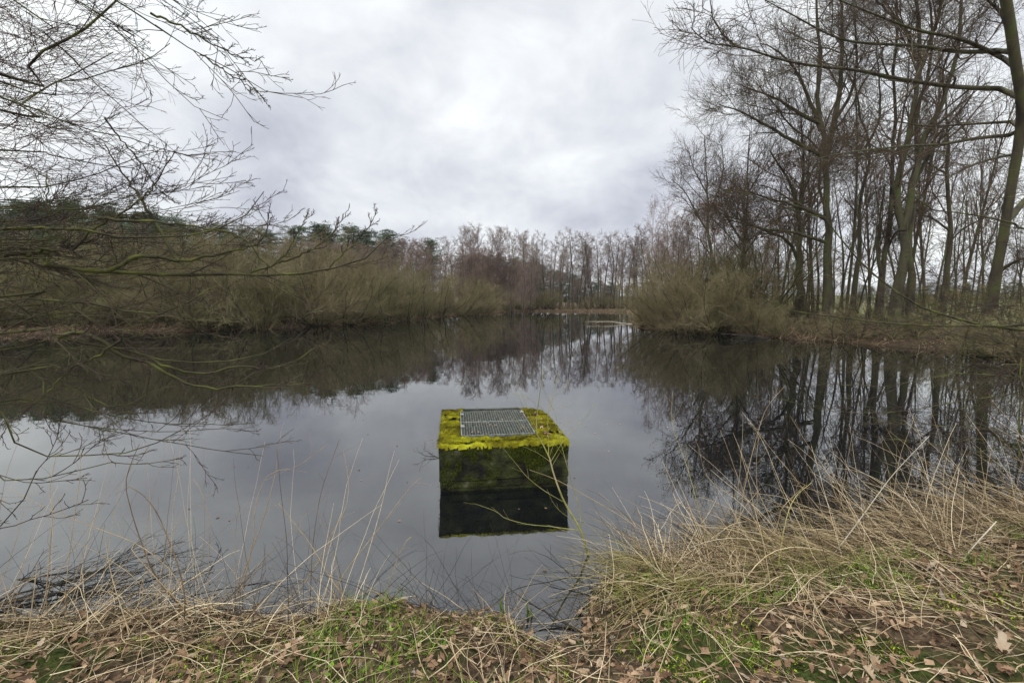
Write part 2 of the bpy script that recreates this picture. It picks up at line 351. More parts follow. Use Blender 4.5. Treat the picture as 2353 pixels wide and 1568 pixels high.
def make_pine(seed, kind='pine', low=.45):
    r = np.random.default_rng(seed); h = 15.0
    P = march(r, np.array([[0, 0, -.3]]), np.array([[.02, .02, 1.]]), np.array([h]), 12, .025, .02); R = .2*np.linspace(1, .15, 13)[None]
    lv = grow(r, P, R, [dict(k=44, t0=low, t1=1.0, ang=1.0, asd=.3, rl=.25, fall=.72, n=5, w=.12, up=.09, rr=.4, rmin=.012, Lmin=.7)])
    tr = MB().tubes(*lv[0], 7); tr.tubes(*lv[1], 3); cr = MB()
    P1 = lv[1][0]; c = []
    for b in P1:
        for j in range(2, 6):
            c.append(b[j]+r.normal(0, .22, 3))
    c = np.array(c); c = np.vstack([c, c+r.normal(0, .5, c.shape)])
    n = 60; C = np.repeat(c, n, 0); d = r.normal(0, 1, (len(C), 3)); d /= np.linalg.norm(d, axis=1, keepdims=True); d[:, 2] = np.abs(d[:, 2])*.75
    C = C+d*r.random((len(C), 1))**.5*(.55, .55, .5); s = r.uniform(.06, .15, (len(C), 1)); a = r.normal(0, 1, (len(C), 3)); b = d+r.normal(0, .5, d.shape)
    V = np.stack([C-a*s*.25, C+a*s*.25, C+b*s*1.6], 1).reshape(-1, 3); cr.add(V, None, np.arange(len(V)).reshape(-1, 3))
    store(kind, tr, cr, 'pinebark', 'pine')
for s in range(4): make_willow(10+s)
for s in range(3): make_willow(20+s, .55, 'thinwillow')
for s in range(4): make_straight('birch', 30+s, 13, 1, 1, [dict(k=34, t0=.16, ang=.62, rl=.30, fall=.7, n=6, w=.07, up=.07, rr=.4, rmin=.010, Lmin=.9), dict(k=11, t0=.15, ang=.6, rl=.42, n=3, w=.15, rmin=.009, Lmin=.4), dict(k=4, t0=.2, ang=.6, rl=.6, n=2, w=.15, rmin=.008, Lmin=.3)], 'alderbark', 'birch', rad=.10, wand=.025)
for s in range(3): make_straight('whitebirch', 40+s, 15, 1, 1, [dict(k=34, t0=.3, ang=.55, rl=.30, fall=.7, n=7, w=.09, up=.03, rr=.4, rmin=.010, Lmin=.8), dict(k=12, t0=.2, ang=.55, rl=.42, n=4, w=.12, up=-.12, rmin=.008, Lmin=.6), dict(k=4, t0=.2, ang=.5, rl=.6, n=2, w=.1, up=-.15, rmin=.007)], 'birchbark', 'birch', rad=.12, wand=.03)
for s in range(5): make_straight('alder', 50+s, 15, 1, 1, [dict(k=20, t0=.36, ang=.9, asd=.25, rl=.25, fall=.6, n=6, w=.13, up=.07, rr=.42, rmin=.016, Lmin=.9), dict(k=10, t0=.2, ang=.75, rl=.45, n=3, w=.18, up=.03, rmin=.013, Lmin=.5), dict(k=5, t0=.2, ang=.8, rl=.5, n=2, w=.2, rmin=.012, Lmin=.28)], 'alderbark', 'alder', rad=.17, stems=1+(s % 3 == 1), lean=.10, wand=.035)
for s in range(4): make_pine(60+s, low=.35)
for s in range(3): make_pine(65+s, kind='darkpine', low=.08)
for s in range(3): make_straight('pole', 70+s, 12, 1, 1, [dict(k=20, t0=.25, ang=.7, rl=.2, fall=.6, n=5, w=.13, up=.06, rr=.4, rmin=.009, Lmin=.6), dict(k=7, t0=.2, ang=.7, rl=.5, n=3, w=.18, rmin=.007, Lmin=.35), dict(k=3, t0=.3, ang=.6, rl=.6, n=2, w=.2, rmin=.006)], 'bark', 'darktwig', rad=.085, wand=.05, lean=.12)
for s in range(3): make_straight('roundtree', 80+s, 14, 1, 1, [dict(k=22, t0=.22, ang=.72, rl=.44, fall=.62, n=8, w=.11, up=.07, rr=.5, rmin=.012), dict(k=12, t0=.2, ang=.65, rl=.42, n=5, w=.16, up=.02, rmin=.009, Lmin=.8), dict(k=7, t0=.2, ang=.6, rl=.5, n=3, w=.18, rmin=.007, Lmin=.4), ], 'bark', 'darktwig', rad=.22, wand=.05)

for s in range(3): make_straight('talltree', 90+s, 19, 1, 1, [dict(k=26, t0=.25, ang=.62, asd=.2, rl=.30, fall=.55, n=8, w=.12, up=.06, rr=.5, rmin=.012, Lmin=1.6), dict(k=10, t0=.15, ang=.65, rl=.42, n=5, w=.15, up=.02, rmin=.008, Lmin=1.0), dict(k=6, t0=.2, ang=.6, rl=.5, n=3, w=.16, rmin=.0055, Lmin=.6)], 'bark', 'darktwig', rad=.2, wand=.06, lean=.1)
RNG = np.random.default_rng(7)
cnt = {}
def place(kind, name, x, ytop, Y, label, cat, group, wide=1.0, zoff=0.0):
    v = KIND[kind][RNG.integers(len(KIND[kind]))]
    b = atd(x, HOR, Y); g = g1(b[0], b[1]); s = (atd(x, ytop, Y)[2]-g)/v[2]
    e = link(name, None, loc=(b[0], b[1], g+zoff)); e.empty_display_size = .3; e.rotation_euler.z = RNG.random()*6.28
    w = s*wide*RNG.uniform(.9, 1.15); e.scale = (w, w, s)
    tag(e, label, cat, group); link('trunk', v[0], e); link('crown', v[1], e); return e
ORD = 'first second third fourth fifth sixth seventh eighth ninth tenth eleventh twelfth thirteenth fourteenth fifteenth sixteenth seventeenth eighteenth nineteenth twentieth'.split()
TEN = {2: 'twenty', 3: 'thirty', 4: 'forty', 5: 'fifty'}
def ordw(i):
    i += 1
    if i <= 20: return ORD[i-1]
    return (TEN[i//10]+'-'+ORD[i % 10-1]) if i % 10 else TEN[i//10][:-1]+'ieth'
def row(kind, name, xs, top, Yf, lab, cat, group, wide=1.0, jit=6, jy=6):
    xs = sorted(xs)
    if '#' not in lab: lab += ', # from the left'
    for i, x in enumerate(xs):
        xx = x+RNG.uniform(-.4, .4)*jit
        place(kind, name, xx, np.interp(xx, *top)+RNG.uniform(-1, 1)*jy, Yf(xx)+RNG.uniform(0, 1.5), lab.replace('#', ordw(i)), cat, group, wide)
shx = [-260, 0, 160, 280, 400, 500, 620, 700, 860, 941, 1000, 1110, 1180]; shy = [788, 771, 766, 760, 761, 758, 756, 750, 742, 735, 728, 722, 716]
def YS(x): return float(atz(x, np.interp(x, shx, shy))[1])
# left bank, from the water back
row('willow', 'willow_bush', list(np.arange(-150, 460, 68)), ([-150, 0, 200, 400, 470], [600, 600, 590, 575, 570]), lambda x: YS(x)+1.6, 'bare olive willow bush in the left bank thicket, # from the left edge', 'willow bush', 'willow bushes on the left bank', 1.0, 20, 20)
row('willow', 'willow_bush', [470, 535, 600, 665, 725, 785, 840, 890, 935, 975, 1015, 1050, 1085, 1115], ([470, 700, 800, 880, 940, 1120], [560, 578, 590, 600, 605, 640]), lambda x: YS(x)-.2, 'bushy olive willow at the water, # counting right from the tangled limb tips', 'willow bush', 'willow bushes on the left bank', 1.15, 14, 12)
row('willow', 'willow_bush', list(np.arange(-150, 900, 60)), ([-150, 0, 300, 450, 600, 700, 800, 900], [545, 538, 526, 514, 524, 542, 560, 584]), lambda x: YS(x)+6, 'taller willow behind the left waterside bushes, # from the left', 'willow bush', 'tall willows behind the left bank bushes', 1.1, 25, 12)
row('birch', 'birch_tree', list(np.arange(600, 1080, 15)), ([620, 700, 800, 900, 940, 1000, 1080], [560, 556, 556, 556, 552, 548, 535]), lambda x: 66+max(0, (x-700)*.07), 'reddish bare birch rising behind the olive willows, # from the left', 'birch tree', 'reddish birches behind the willows', 1.6, 14, 8)
row('birch', 'birch_tree', list(np.arange(740, 1180, 16)), ([780, 900, 1000, 1180], [585, 580, 575, 580]), lambda x: 60+max(0, (x-700)*.05), 'low reddish bare birch between the willows and the taller birches', 'birch tree', 'low birches in the thicket', 1.4, 14, 16)
row('birch', 'birch_tree', [-60, 60, 150, 215, 270, 330, 390], ([-100, 400], [480, 520]), lambda x: 55, 'slender reddish birch under the pine hill, # from the left edge', 'birch tree', 'slender birches below the pines', .9, 14, 14)
row('pine', 'pine_tree', list(np.arange(-220, 420, 23)), ([-220, 0, 80, 200, 340, 420], [442, 450, 462, 466, 480, 500]), lambda x: 84, 'dark pine on the left hill, # from the left along the skyline', 'pine tree', 'pines along the left hill', 1.15, 20, 7)
row('darkpine', 'pine_tree', list(np.arange(-200, 560, 30)), ([-220, 0, 200, 400, 560], [500, 500, 510, 520, 540]), lambda x: 70, 'lower dark pine in the shaded row under the hill skyline', 'pine tree', 'pines in the lower row of the hill', 1.2, 20, 8)
for i, (x, y, w) in enumerate([(490, 512, 1), (550, 518, 1), (620, 522, 1), (680, 518, 1), (733, 515, 1.1), (770, 522, 1), (806, 520, 1.1), (840, 528, 1), (868, 532, 1.15), (900, 546, 1), (985, 550, .8)]):
    place('pine', 'pine_tree', x, y, 88, 'green pine top above the bare thicket left of centre, %s from the left' % ordw(i) if i < 10 else 'lone small green pine top among the reddish far birches', 'pine tree', 'pines above the thicket', w*1.45)
row('thinwillow', 'shrub', list(np.arange(850, 1240, 22)), ([850, 1000, 1240], [680, 685, 690]), lambda x: YS(x)+2.5, 'low dark shrub under the centre willows, # from the left', 'shrub', 'low shrubs under the centre willows', 2.2, 8, 8)
# far bank: a tall clump, the see-through alder row, the pine wood behind
row('birch', 'birch_tree', [1070, 1090, 1106, 1122, 1140, 1158, 1176, 1196, 1214], ([1060, 1100, 1140, 1180, 1215], [530, 514, 526, 528, 545]), lambda x: 84, 'tall bare tree in the brown clump right of the willows, # from the left', 'bare tree', 'tall clump where the left bank ends', 1.15, 8, 5)
row('birch', 'birch_tree', [1120, 1150, 1180, 1205], ([1100, 1240], [590, 610]), lambda x: 82, 'short bushy brown tree at the foot of the tall clump', 'bare tree', 'short trees under the tall clump', 1.2, 8, 10)
row('alder', 'alder_tree', [1192, 1212, 1234, 1256, 1268, 1285, 1302, 1316, 1330, 1345, 1362, 1376, 1388, 1402, 1412, 1424, 1438, 1452, 1464, 1478, 1490, 1504, 1518, 1534, 1550], ([1190, 1240, 1290, 1330, 1360, 1400, 1430, 1480, 1550], [538, 540, 536, 522, 536, 520, 522, 526, 532]), lambda x: 94, 'slim alder with a high crown in the far bank row, # from the left', 'alder tree', 'alders in the see-through far row', .95, 8, 14)
row('alder', 'alder_tree', list(np.arange(1215, 1560, 24)), ([1200, 1560], [560, 556]), lambda x: 104, 'thinner alder standing behind the see-through far row', 'alder tree', 'alders behind the far row', .95, 10, 9)
row('darkpine', 'pine_tree', list(np.arange(1060, 1420, 12)), ([1060, 1100, 1180, 1260, 1330, 1400], [590, 588, 594, 612, 638, 652]), lambda x: 126, 'distant dark pine seen between the far alder trunks, # from the left', 'pine tree', 'distant pines behind the alder row', 1.5, 6, 5)
row('darkpine', 'pine_tree', list(np.arange(1400, 1640, 20)), ([1400, 1640], [655, 640]), lambda x: 180, 'very distant low pine beyond the alder row', 'pine tree', 'very distant pines', 1.6, 6, 4)
row('birch', 'birch_tree', list(np.arange(1130, 1500, 18)), ([1130, 1300, 1500], [620, 640, 650]), lambda x: 112, 'low brown tree in the background of the far alder row', 'bare tree', 'low trees behind the far alders', 1.6, 8, 8)
row('thinwillow', 'shrub', list(np.arange(1130, 1480, 20)), ([1130, 1200, 1480], [665, 680, 686]), lambda x: 93, 'low brown shrub under the far bank alders, # from the left', 'shrub', 'low shrubs along the far bank', 1.5, 8, 18)
# right bank: birches and bushes at the point, undergrowth along the bank
for i, (x, y, w, Y) in enumerate([(1492, 452, 1, 62), (1530, 446, 1.1, 62), (1572, 470, 1, 60)]):
    place('whitebirch', 'birch_tree', x, y, Y, ['airy birch with a pale trunk, tallest left of the round oak', 'airy birch nearest the round tree at the point', 'shorter airy birch half hidden by the point thicket'][i], 'birch tree', 'airy birches at the point', .8*w)
row('birch', 'birch_tree', list(np.arange(1540, 1800, 17)), ([1540, 1600, 1700, 1800], [500, 470, 480, 520]), lambda x: 50, 'dense brownish tree in the thicket behind the point, # from the left', 'bare tree', 'brownish trees behind the point', 1.0, 10, 15)
def YR(x): return float(atz(x, np.interp(x, [1440, 1470, 1560, 1700, 1850, 2000, 2200, 2352, 2600], [744, 753, 762, 768, 781, 790, 806, 832, 880]))[1])
row('willow', 'willow_bush', [1482, 1512, 1545, 1580, 1618, 1655, 1695, 1735, 1780], ([1480, 1510, 1560, 1620, 1680, 1740, 1780], [668, 645, 620, 615, 640, 680, 700]), lambda x: YR(x)-.5, 'olive willow bush overhanging the water at the right point, # from its tip', 'willow bush', 'willow bushes at the right point', 1.15, 12, 30)
row('thinwillow', 'willow_bush', [1520, 1545, 1570, 1600, 1625, 1655, 1680, 1710, 1740], ([1500, 1560, 1740], [600, 560, 540]), lambda x: YR(x)+6, 'taller olive willow behind the bushes of the right point, # from its tip', 'willow bush', 'tall willows behind the right point', 1.0, 12, 30)
row('thinwillow', 'shrub', list(np.arange(1800, 2560, 62)), ([1800, 2560], [712, 706]), lambda x: YR(x)+.0, 'low tangled shrub on the right bank edge, # from the point', 'shrub', 'shrubs on the right bank edge', 1.5, 20, 18)
row('thinwillow', 'shrub', list(np.arange(1760, 2500, 95)), ([1760, 2500], [655, 660]), lambda x: YR(x)+7, 'thin green shrub behind the big right bank trunks', 'shrub', 'shrubs behind the big trunks', 1.0, 20, 18)
row('thinwillow', 'willow_bush', list(np.arange(1760, 2420, 50)), ([1760, 2420], [628, 655]), lambda x: 44, 'hazy green sapling thicket behind the right bank trunks', 'willow bush', 'sapling thicket behind the right bank', .8, 20, 18)
for i, (x, y, Y, w) in enumerate([(1792, 190, 42, .62), (1868, 120, 44, .6), (1945, 40, 40, .5), (2000, 150, 46, .55), (2075, -60, 42, .5), (2128, 90, 40, .5), (2205, 60, 42, .5), (2262, 200, 45, .6), (1722, 320, 46, .7)]):
    place('talltree', 'bare_tree', x, y, Y, 'tall slim dark tree standing behind the big right bank trunks, %s in depth order' % ordw(i) if 0 else 'tall slim dark background tree on the right bank, %s' % ['near the oak', 'left of the widest trunk', 'right of the widest trunk', 'behind the snaking trunk', 'behind the leaning pair', 'right of the leaning pair', 'left of the lone slim trunk', 'by the edge tree', 'left of the rust leaved oak'][i], 'bare tree', 'tall slim trees behind the big trunks', w)
row('pole', 'slender_tree', list(np.arange(1760, 2420, 15)), ([1700, 1900, 2100, 2400], [400, 370, 380, 430]), lambda x: 38+8*(sin(x)*.5+.5), 'slender bare pole tree among the right bank trunks, # from the left', 'slender tree', 'slender trees on the right bank', .9, 14, 70)
row('birch', 'birch_tree', list(np.arange(1640, 2000, 30)), ([1640, 1800, 2000], [560, 560, 590]), lambda x: 62, 'brownish tree filling the gaps behind the right thicket', 'bare tree', 'brownish trees filling the right background', .9, 14, 18)
row('darkpine', 'conifer', list(np.arange(1980, 2420, 19)), ([1980, 2420], [655, 652]), lambda x: 210, 'faint distant conifer beyond the right field', 'conifer', 'conifers beyond the right field', 1.8, 6, 5)

# ------------------------------------------------------------------ the big trees of the right bank, trunks traced and placed at their distance
def c4(p): return (1411+.557*p[0], .557*p[1])
def c8(p): return (1478+.4428*p[0], 874+.4428*p[1])
def c5(p): return (941+.2572*p[0], 874+.2572*p[1])
def c6(p): return (.4*p[0], 1008+.4*p[1])
def c2(p): return (.4*p[0], 403+.4*p[1])
def trace(pts, Y0, Y1, m, r0, r1, fn=None):
    q = [fn(p) if fn else p for p in pts]; n = len(q)
    P = np.array([atd(x, y, Y0+(Y1-Y0)*i/(n-1)) for i, (x, y) in enumerate(q)])
    P = spline(P, m); return P, r0+(r1-r0)*np.linspace(0, 1, m)**.8
def hero(name, Y, stems, label, cat, specs, seed, leaves=None, group='big bare trees of the right bank', t_child=None):
    """stems: [(points in crop 4, r0, r1)], the first one is the trunk from the ground"""
    rng = np.random.default_rng(seed)
    base = c4(stems[0][0][0]); b = atd(base[0], HOR, Y); g = g1(b[0], b[1])
    e = link(name, None, loc=(b[0], b[1], g)); tag(e, label, cat, group); org = np.array([b[0], b[1], g])
    allP, allR = [], []
    for i, (pts, r0, r1) in enumerate(stems):
        P, R = trace(pts, Y, Y+rng.uniform(-1.0, 1.0) if i else Y, 16, r0, r1, c4)
        P = P-org
        if i == 0:
            P[0] = (P[0][0], 0, -.3); R = R*(.85+.3*np.exp(-np.arange(16)/1.2))
        # small natural kinks
        P[2:-1] += rng.normal(0, r0*.17, (13, 3))
        ex = np.array(P); allP.append(ex); allR.append(R)
        link('trunk' if i == 0 else 'limb', MB().tubes(P, R, 10).mesh(name+'_stem', MT['bark']), e)
    P = np.array(allP); R = np.array(allR); lv = grow(rng, P, R, specs)
    link('crown', crown_mb(lv[1:], (5, 4, 3, 3)).mesh(name+'_crown', MT['darktwig']), e)
    if leaves:
        T = lv[-1][0][:, -1]; z0, z1, n = leaves; T = T[(T[:, 2] > z0) & (T[:, 2] < z1)]
        T = T[vn(T[:, 0]*1.0, T[:, 2], .9, 5) > -.2]; T = T[rng.random(len(T)) < n]; T = np.repeat(T, 3, 0)+rng.normal(0, .12, (len(T)*3, 3)); a = rng.normal(0, .045, (len(T), 3)); c = rng.normal(0, .045, (len(T), 3))
        V = np.stack([T-a, T+c, T+a, T-c], 1).reshape(-1, 3)
        link('foliage', _mesh_from(V), e)
    return e
def _mesh_from(V):
    mb = MB(); mb.add(V, np.arange(len(V)).reshape(-1, 4)); return mb.mesh('withered_leaves', MT['rust'])
big = [dict(k=11, t0=.25, ang=.75, asd=.2, rl=.34, fall=.4, n=9, w=.11, up=.04, rr=.5, rmin=.014, Lmin=1.8), dict(k=9, t0=.12, ang=.7, asd=.2, rl=.45, n=6, w=.13, up=.02, rr=.55, rmin=.009, Lmin=1.3),
       dict(k=7, t0=.15, ang=.65, rl=.5, n=4, w=.14, rmin=.0055, Lmin=.75), dict(k=4, t0=.2, ang=.6, rl=.6, n=2, w=.15, rmin=.0042, Lmin=.35)]
thin = [dict(k=14, t0=.3, ang=.8, asd=.2, rl=.22, fall=.5, n=7, w=.15, up=.03, rr=.4, rmin=.011), dict(k=8, t0=.15, ang=.7, rl=.45, n=5, w=.18, rmin=.007, Lmin=.6), dict(k=6, t0=.2, ang=.65, rl=.5, n=3, w=.15, rmin=.005, Lmin=.5)]
hero('oak_tree', 46, [([(420, 1240), (405, 1100), (388, 950), (385, 800), (378, 680), (372, 560)], .26, .04), ([(388, 960), (340, 880), (290, 790), (235, 740)], .10, .03), ([(386, 880), (430, 780), (450, 680), (440, 600)], .10, .03), ([(383, 800), (330, 700), (310, 630)], .08, .03)],
     'rounded bare tree with an even crown standing above the right point', 'bare tree', big[:3], 101)
hero('oak_tree', 37, [([(522, 1230), (528, 1100), (540, 960), (548, 800), (552, 640), (560, 540)], .18, .04), ([(535, 1000), (490, 940), (450, 860), (440, 790)], .09, .03), ([(548, 800), (600, 720), (640, 660)], .08, .03), ([(530, 1060), (600, 960), (680, 900), (740, 880)], .09, .03)],
     'oak still holding rust brown withered leaves, left of the tallest trunks', 'oak tree', big[:3], 102, leaves=(4, 14, .45)) 
hero('bare_tree', 33, [([(765, 1290), (765, 1150), (762, 1000), (758, 880), (735, 790), (690, 700), (640, 620)], .33, .05), ([(760, 880), (775, 760), (780, 640), (770, 500)], .16, .04), ([(758, 860), (800, 740), (850, 650)], .12, .03), ([(762, 1080), (720, 1000), (660, 965), (560, 930), (450, 905)], .14, .03)],
     'mossy trunk forking low, standing just left of the tallest crown', 'bare tree', big[:3], 103)
hero('bare_tree', 31, [([(882, 1300), (880, 1150), (878, 980), (878, 800), (876, 640), (850, 510), (830, 380), (845, 250), (840, 100), (830, -80)], .35, .06), ([(876, 640), (905, 500), (930, 340), (940, 150), (930, -60)], .22, .05),
     ([(850, 510), (770, 470), (690, 420), (600, 380), (520, 350)], .15, .03), ([(876, 650), (790, 610), (700, 560), (600, 500), (500, 450), (430, 430)], .16, .03), ([(852, 540), (800, 400), (740, 280), (660, 200), (600, 180)], .15, .03),
     ([(875, 1000), (830, 985), (760, 965), (690, 950), (600, 940), (500, 900), (430, 880)], .13, .03), ([(870, 900), (780, 860), (650, 820), (540, 790), (440, 780)], .12, .03), ([(905, 500), (970, 400), (1000, 250), (990, 60)], .12, .04)],
     'widest straight trunk with a broad crown reaching the top of the picture', 'bare tree', big, 104)
hero('bare_tree', 33, [([(985, 1240), (995, 1150), (1010, 1060), (1012, 930), (1010, 830), (1040, 730), (1058, 640), (1045, 560), (1015, 480), (1000, 380), (960, 300)], .20, .05), ([(1035, 610), (1090, 500), (1095, 350), (1080, 200)], .10, .03)],
     'thin snaking trunk right of the widest straight trunk', 'bare tree', thin, 105)
hero('bare_tree', 30, [([(1097, 1300), (1100, 1180), (1115, 1050), (1135, 920), (1145, 760), (1150, 600), (1160, 450), (1150, 300), (1170, 120), (1160, -80)], .21, .05), ([(1100, 1130), (1085, 1020), (1100, 880), (1120, 760)], .13, .04), ([(1120, 1040), (1160, 960), (1200, 930)], .10, .04)],
     'upright trunk with a low side stem, left of the thick leaning pair', 'bare tree', thin, 106)
hero('bare_tree', 27, [([(1150, 1290), (1175, 1150), (1190, 1020), (1195, 920), (1165, 820), (1165, 740), (1195, 630), (1225, 500), (1245, 350), (1255, 200), (1245, 50), (1230, -100)], .32, .07), ([(1190, 950), (1215, 860), (1235, 720), (1275, 580), (1330, 470), (1380, 340), (1410, 230), (1430, 60), (1450, -80)], .20, .06),
     ([(1245, 350), (1290, 200), (1340, 60), (1350, -80)], .15, .05), ([(1195, 640), (1130, 620), (1050, 630), (950, 650)], .12, .03), ([(1250, 250), (1200, 130), (1140, 60), (1060, -20)], .13, .04)],
     'thick kinked mossy trunk splitting into two long stems, leaning right', 'bare tree', big, 107)
hero('bare_tree', 27.5, [([(1222, 1320), (1222, 1180), (1218, 1050), (1222, 930), (1225, 830), (1245, 700), (1250, 600), (1240, 480), (1290, 330), (1310, 150), (1290, -60)], .24, .05), ([(1235, 760), (1300, 640), (1360, 560), (1450, 470)], .12, .03)],
     'straight dark trunk close on the right side of the thick kinked one', 'bare tree', thin, 108)
hero('bare_tree', 31, [([(1350, 1270), (1370, 1150), (1385, 1000), (1382, 850), (1370, 720), (1375, 600), (1372, 480), (1365, 380)], .24, .05), ([(1382, 950), (1310, 900), (1240, 880)], .08, .03), ([(1376, 720), (1290, 670), (1230, 600)], .08, .03)],
     'slim dark trunk standing alone between the thick pair and the mossy right edge tree', 'bare tree', thin, 109)
# the near tree at the right edge, its limbs reach out over the water towards the camera
def edge_tree():
    rng = np.random.default_rng(140); Y = 20.0
    b = atd(*c4((1560, 1150)), Y); g = g1(b[0], b[1]); e = link('bare_tree', None, loc=(b[0], b[1], g)); org = np.array([b[0], b[1], g])
    tag(e, 'large green mossed tree leaning at the right edge with long level limbs', 'bare tree', 'big bare trees of the right bank')
    P, R = trace([(1550, 1300), (1575, 1120), (1605, 970), (1635, 780), (1668, 590), (1680, 430), (1655, 260), (1625, 60), (1590, -120)], Y, Y-2.5, 24, .17, .16, c4)
    P -= org; link('trunk', MB().tubes(P, R*(1+.4*np.exp(-np.arange(24)/2)), 12).mesh('mossy_trunk', MT['bark']), e)
    lims = [([(1640, 368), (1540, 365), (1400, 358), (1200, 330), (1000, 290), (850, 275), (700, 250), (560, 205), (480, 180), (430, 120), (400, 60), (395, 0)], -7, .11), ([(560, 205), (470, 188), (400, 180), (345, 145), (318, 115)], -7, .03),
            ([(1640, 260), (1500, 190), (1400, 155), (1250, 125), (1100, 70), (950, 10), (850, -40)], -5, .10), ([(1620, 205), (1440, 215), (1250, 190), (1000, 175), (880, 140), (750, 70), (620, 0)], -6, .10),
            ([(1670, 555), (1500, 570), (1350, 595), (1200, 603), (1050, 618), (900, 640), (840, 655)], -4, .09), ([(1668, 500), (1500, 510), (1300, 520), (1150, 500), (1080, 505)], -3, .07),
            ([(1632, 140), (1600, 60), (1540, 0), (1500, -60)], -2, .12), ([(1665, 640), (1600, 645), (1480, 680), (1400, 720), (1340, 722), (1280, 700)], -4, .07),
            ([(1598, 1110), (1650, 1080), (1700, 1060), (1760, 1020)], -1, .09), ([(1630, 900), (1680, 840), (1740, 760), (1800, 600)], 1, .16)]
    A, B = [], []
    for i, (pts, dy, r0) in enumerate(lims):
        y0 = Y if i != 1 else Y-5.0
        p, r = trace(pts, y0, Y+dy, 20, r0, .012, c4); p = p-org
        if i != 1:
            j = np.argmin(np.linalg.norm(P-p[0], axis=1)); p[0] = P[j]
        link('limb', MB().tubes(p, r, 7).mesh('level_limb', MT['bark']), e); A.append(p); B.append(r)
    lv = grow(rng, np.array(A), np.array(B), [dict(k=14, t0=.12, ang=.6, asd=.2, rl=.22, fall=.3, n=7, w=.13, up=.03, rr=.5, rmin=.009, flat=.6), dict(k=7, t0=.2, ang=.6, rl=.5, n=4, w=.16, up=.02, rmin=.006, Lmin=.5), dict(k=4, t0=.3, ang=.6, rl=.6, n=3, w=.15, rmin=.0045)])
    link('crown', crown_mb(lv[1:], (4, 3, 3)).mesh('edge_crown', MT['darktwig']), e)
edge_tree()

# ------------------------------------------------------------------ trees standing just outside the frame whose limbs hang in front
def overhang(name, base, hgt, rad, lims, label, seed, specs, twigmat, fill=None, grow2=None, thick=1.0):
    rng = np.random.default_rng(seed); g = g1(base[0], base[1]); org = np.array([base[0], base[1], g])
    e = link(name, None, loc=org); tag(e, label, 'bare tree')
    TP = march(rng, np.array([[0, 0, -.3]]), np.array([[.03, .02, 1.]]), np.array([hgt]), 14, .03, .02); TR = rad*np.linspace(1, .25, 15)[None]
    link('trunk', MB().tubes(TP, TR, 12).mesh(name+'_trunk', MT['limb']), e)
    A, B = [], []
    for (pts, Y0, Y1, r0, r1, root) in lims:
        n = len(pts); P = [atd(x, y, Y0+(Y1-Y0)*i/(n-1))-org for i, (x, y) in enumerate(pts)]
        if root:
            z = P[0][2]-.35*np.linalg.norm(P[0][:2])*.5 if root == 1 else root
            z = float(np.clip(z, .4, hgt*.95)); j = z/hgt*14; a = TP[0][int(min(j, 13))]
            P = [np.array([a[0], a[1], z])]+P
        P = spline(P, 26); r = thick*(r0+(r1-r0)*np.linspace(0, 1, 26)**.9); P[1:-1] += rng.normal(0, .006, (24, 3))
        link('limb', MB().tubes(P, r, 8).mesh('mossy_limb', MT['limb']), e); A.append(P); B.append(r)
    lv = grow(rng, np.array(A), np.array(B), specs)
    if fill:
        Pf, Rf = fill(rng, org, TP[0], hgt); lf = grow(rng, Pf, Rf, grow2); mb = crown_mb(lf, (4, 3, 3)); link('crown', mb.mesh('fine_crown', MT['redtwig']), e)
    link('crown', crown_mb(lv[1:], (4, 3, 3)).mesh(name+'_twigs', MT[twigmat]), e)
    return e
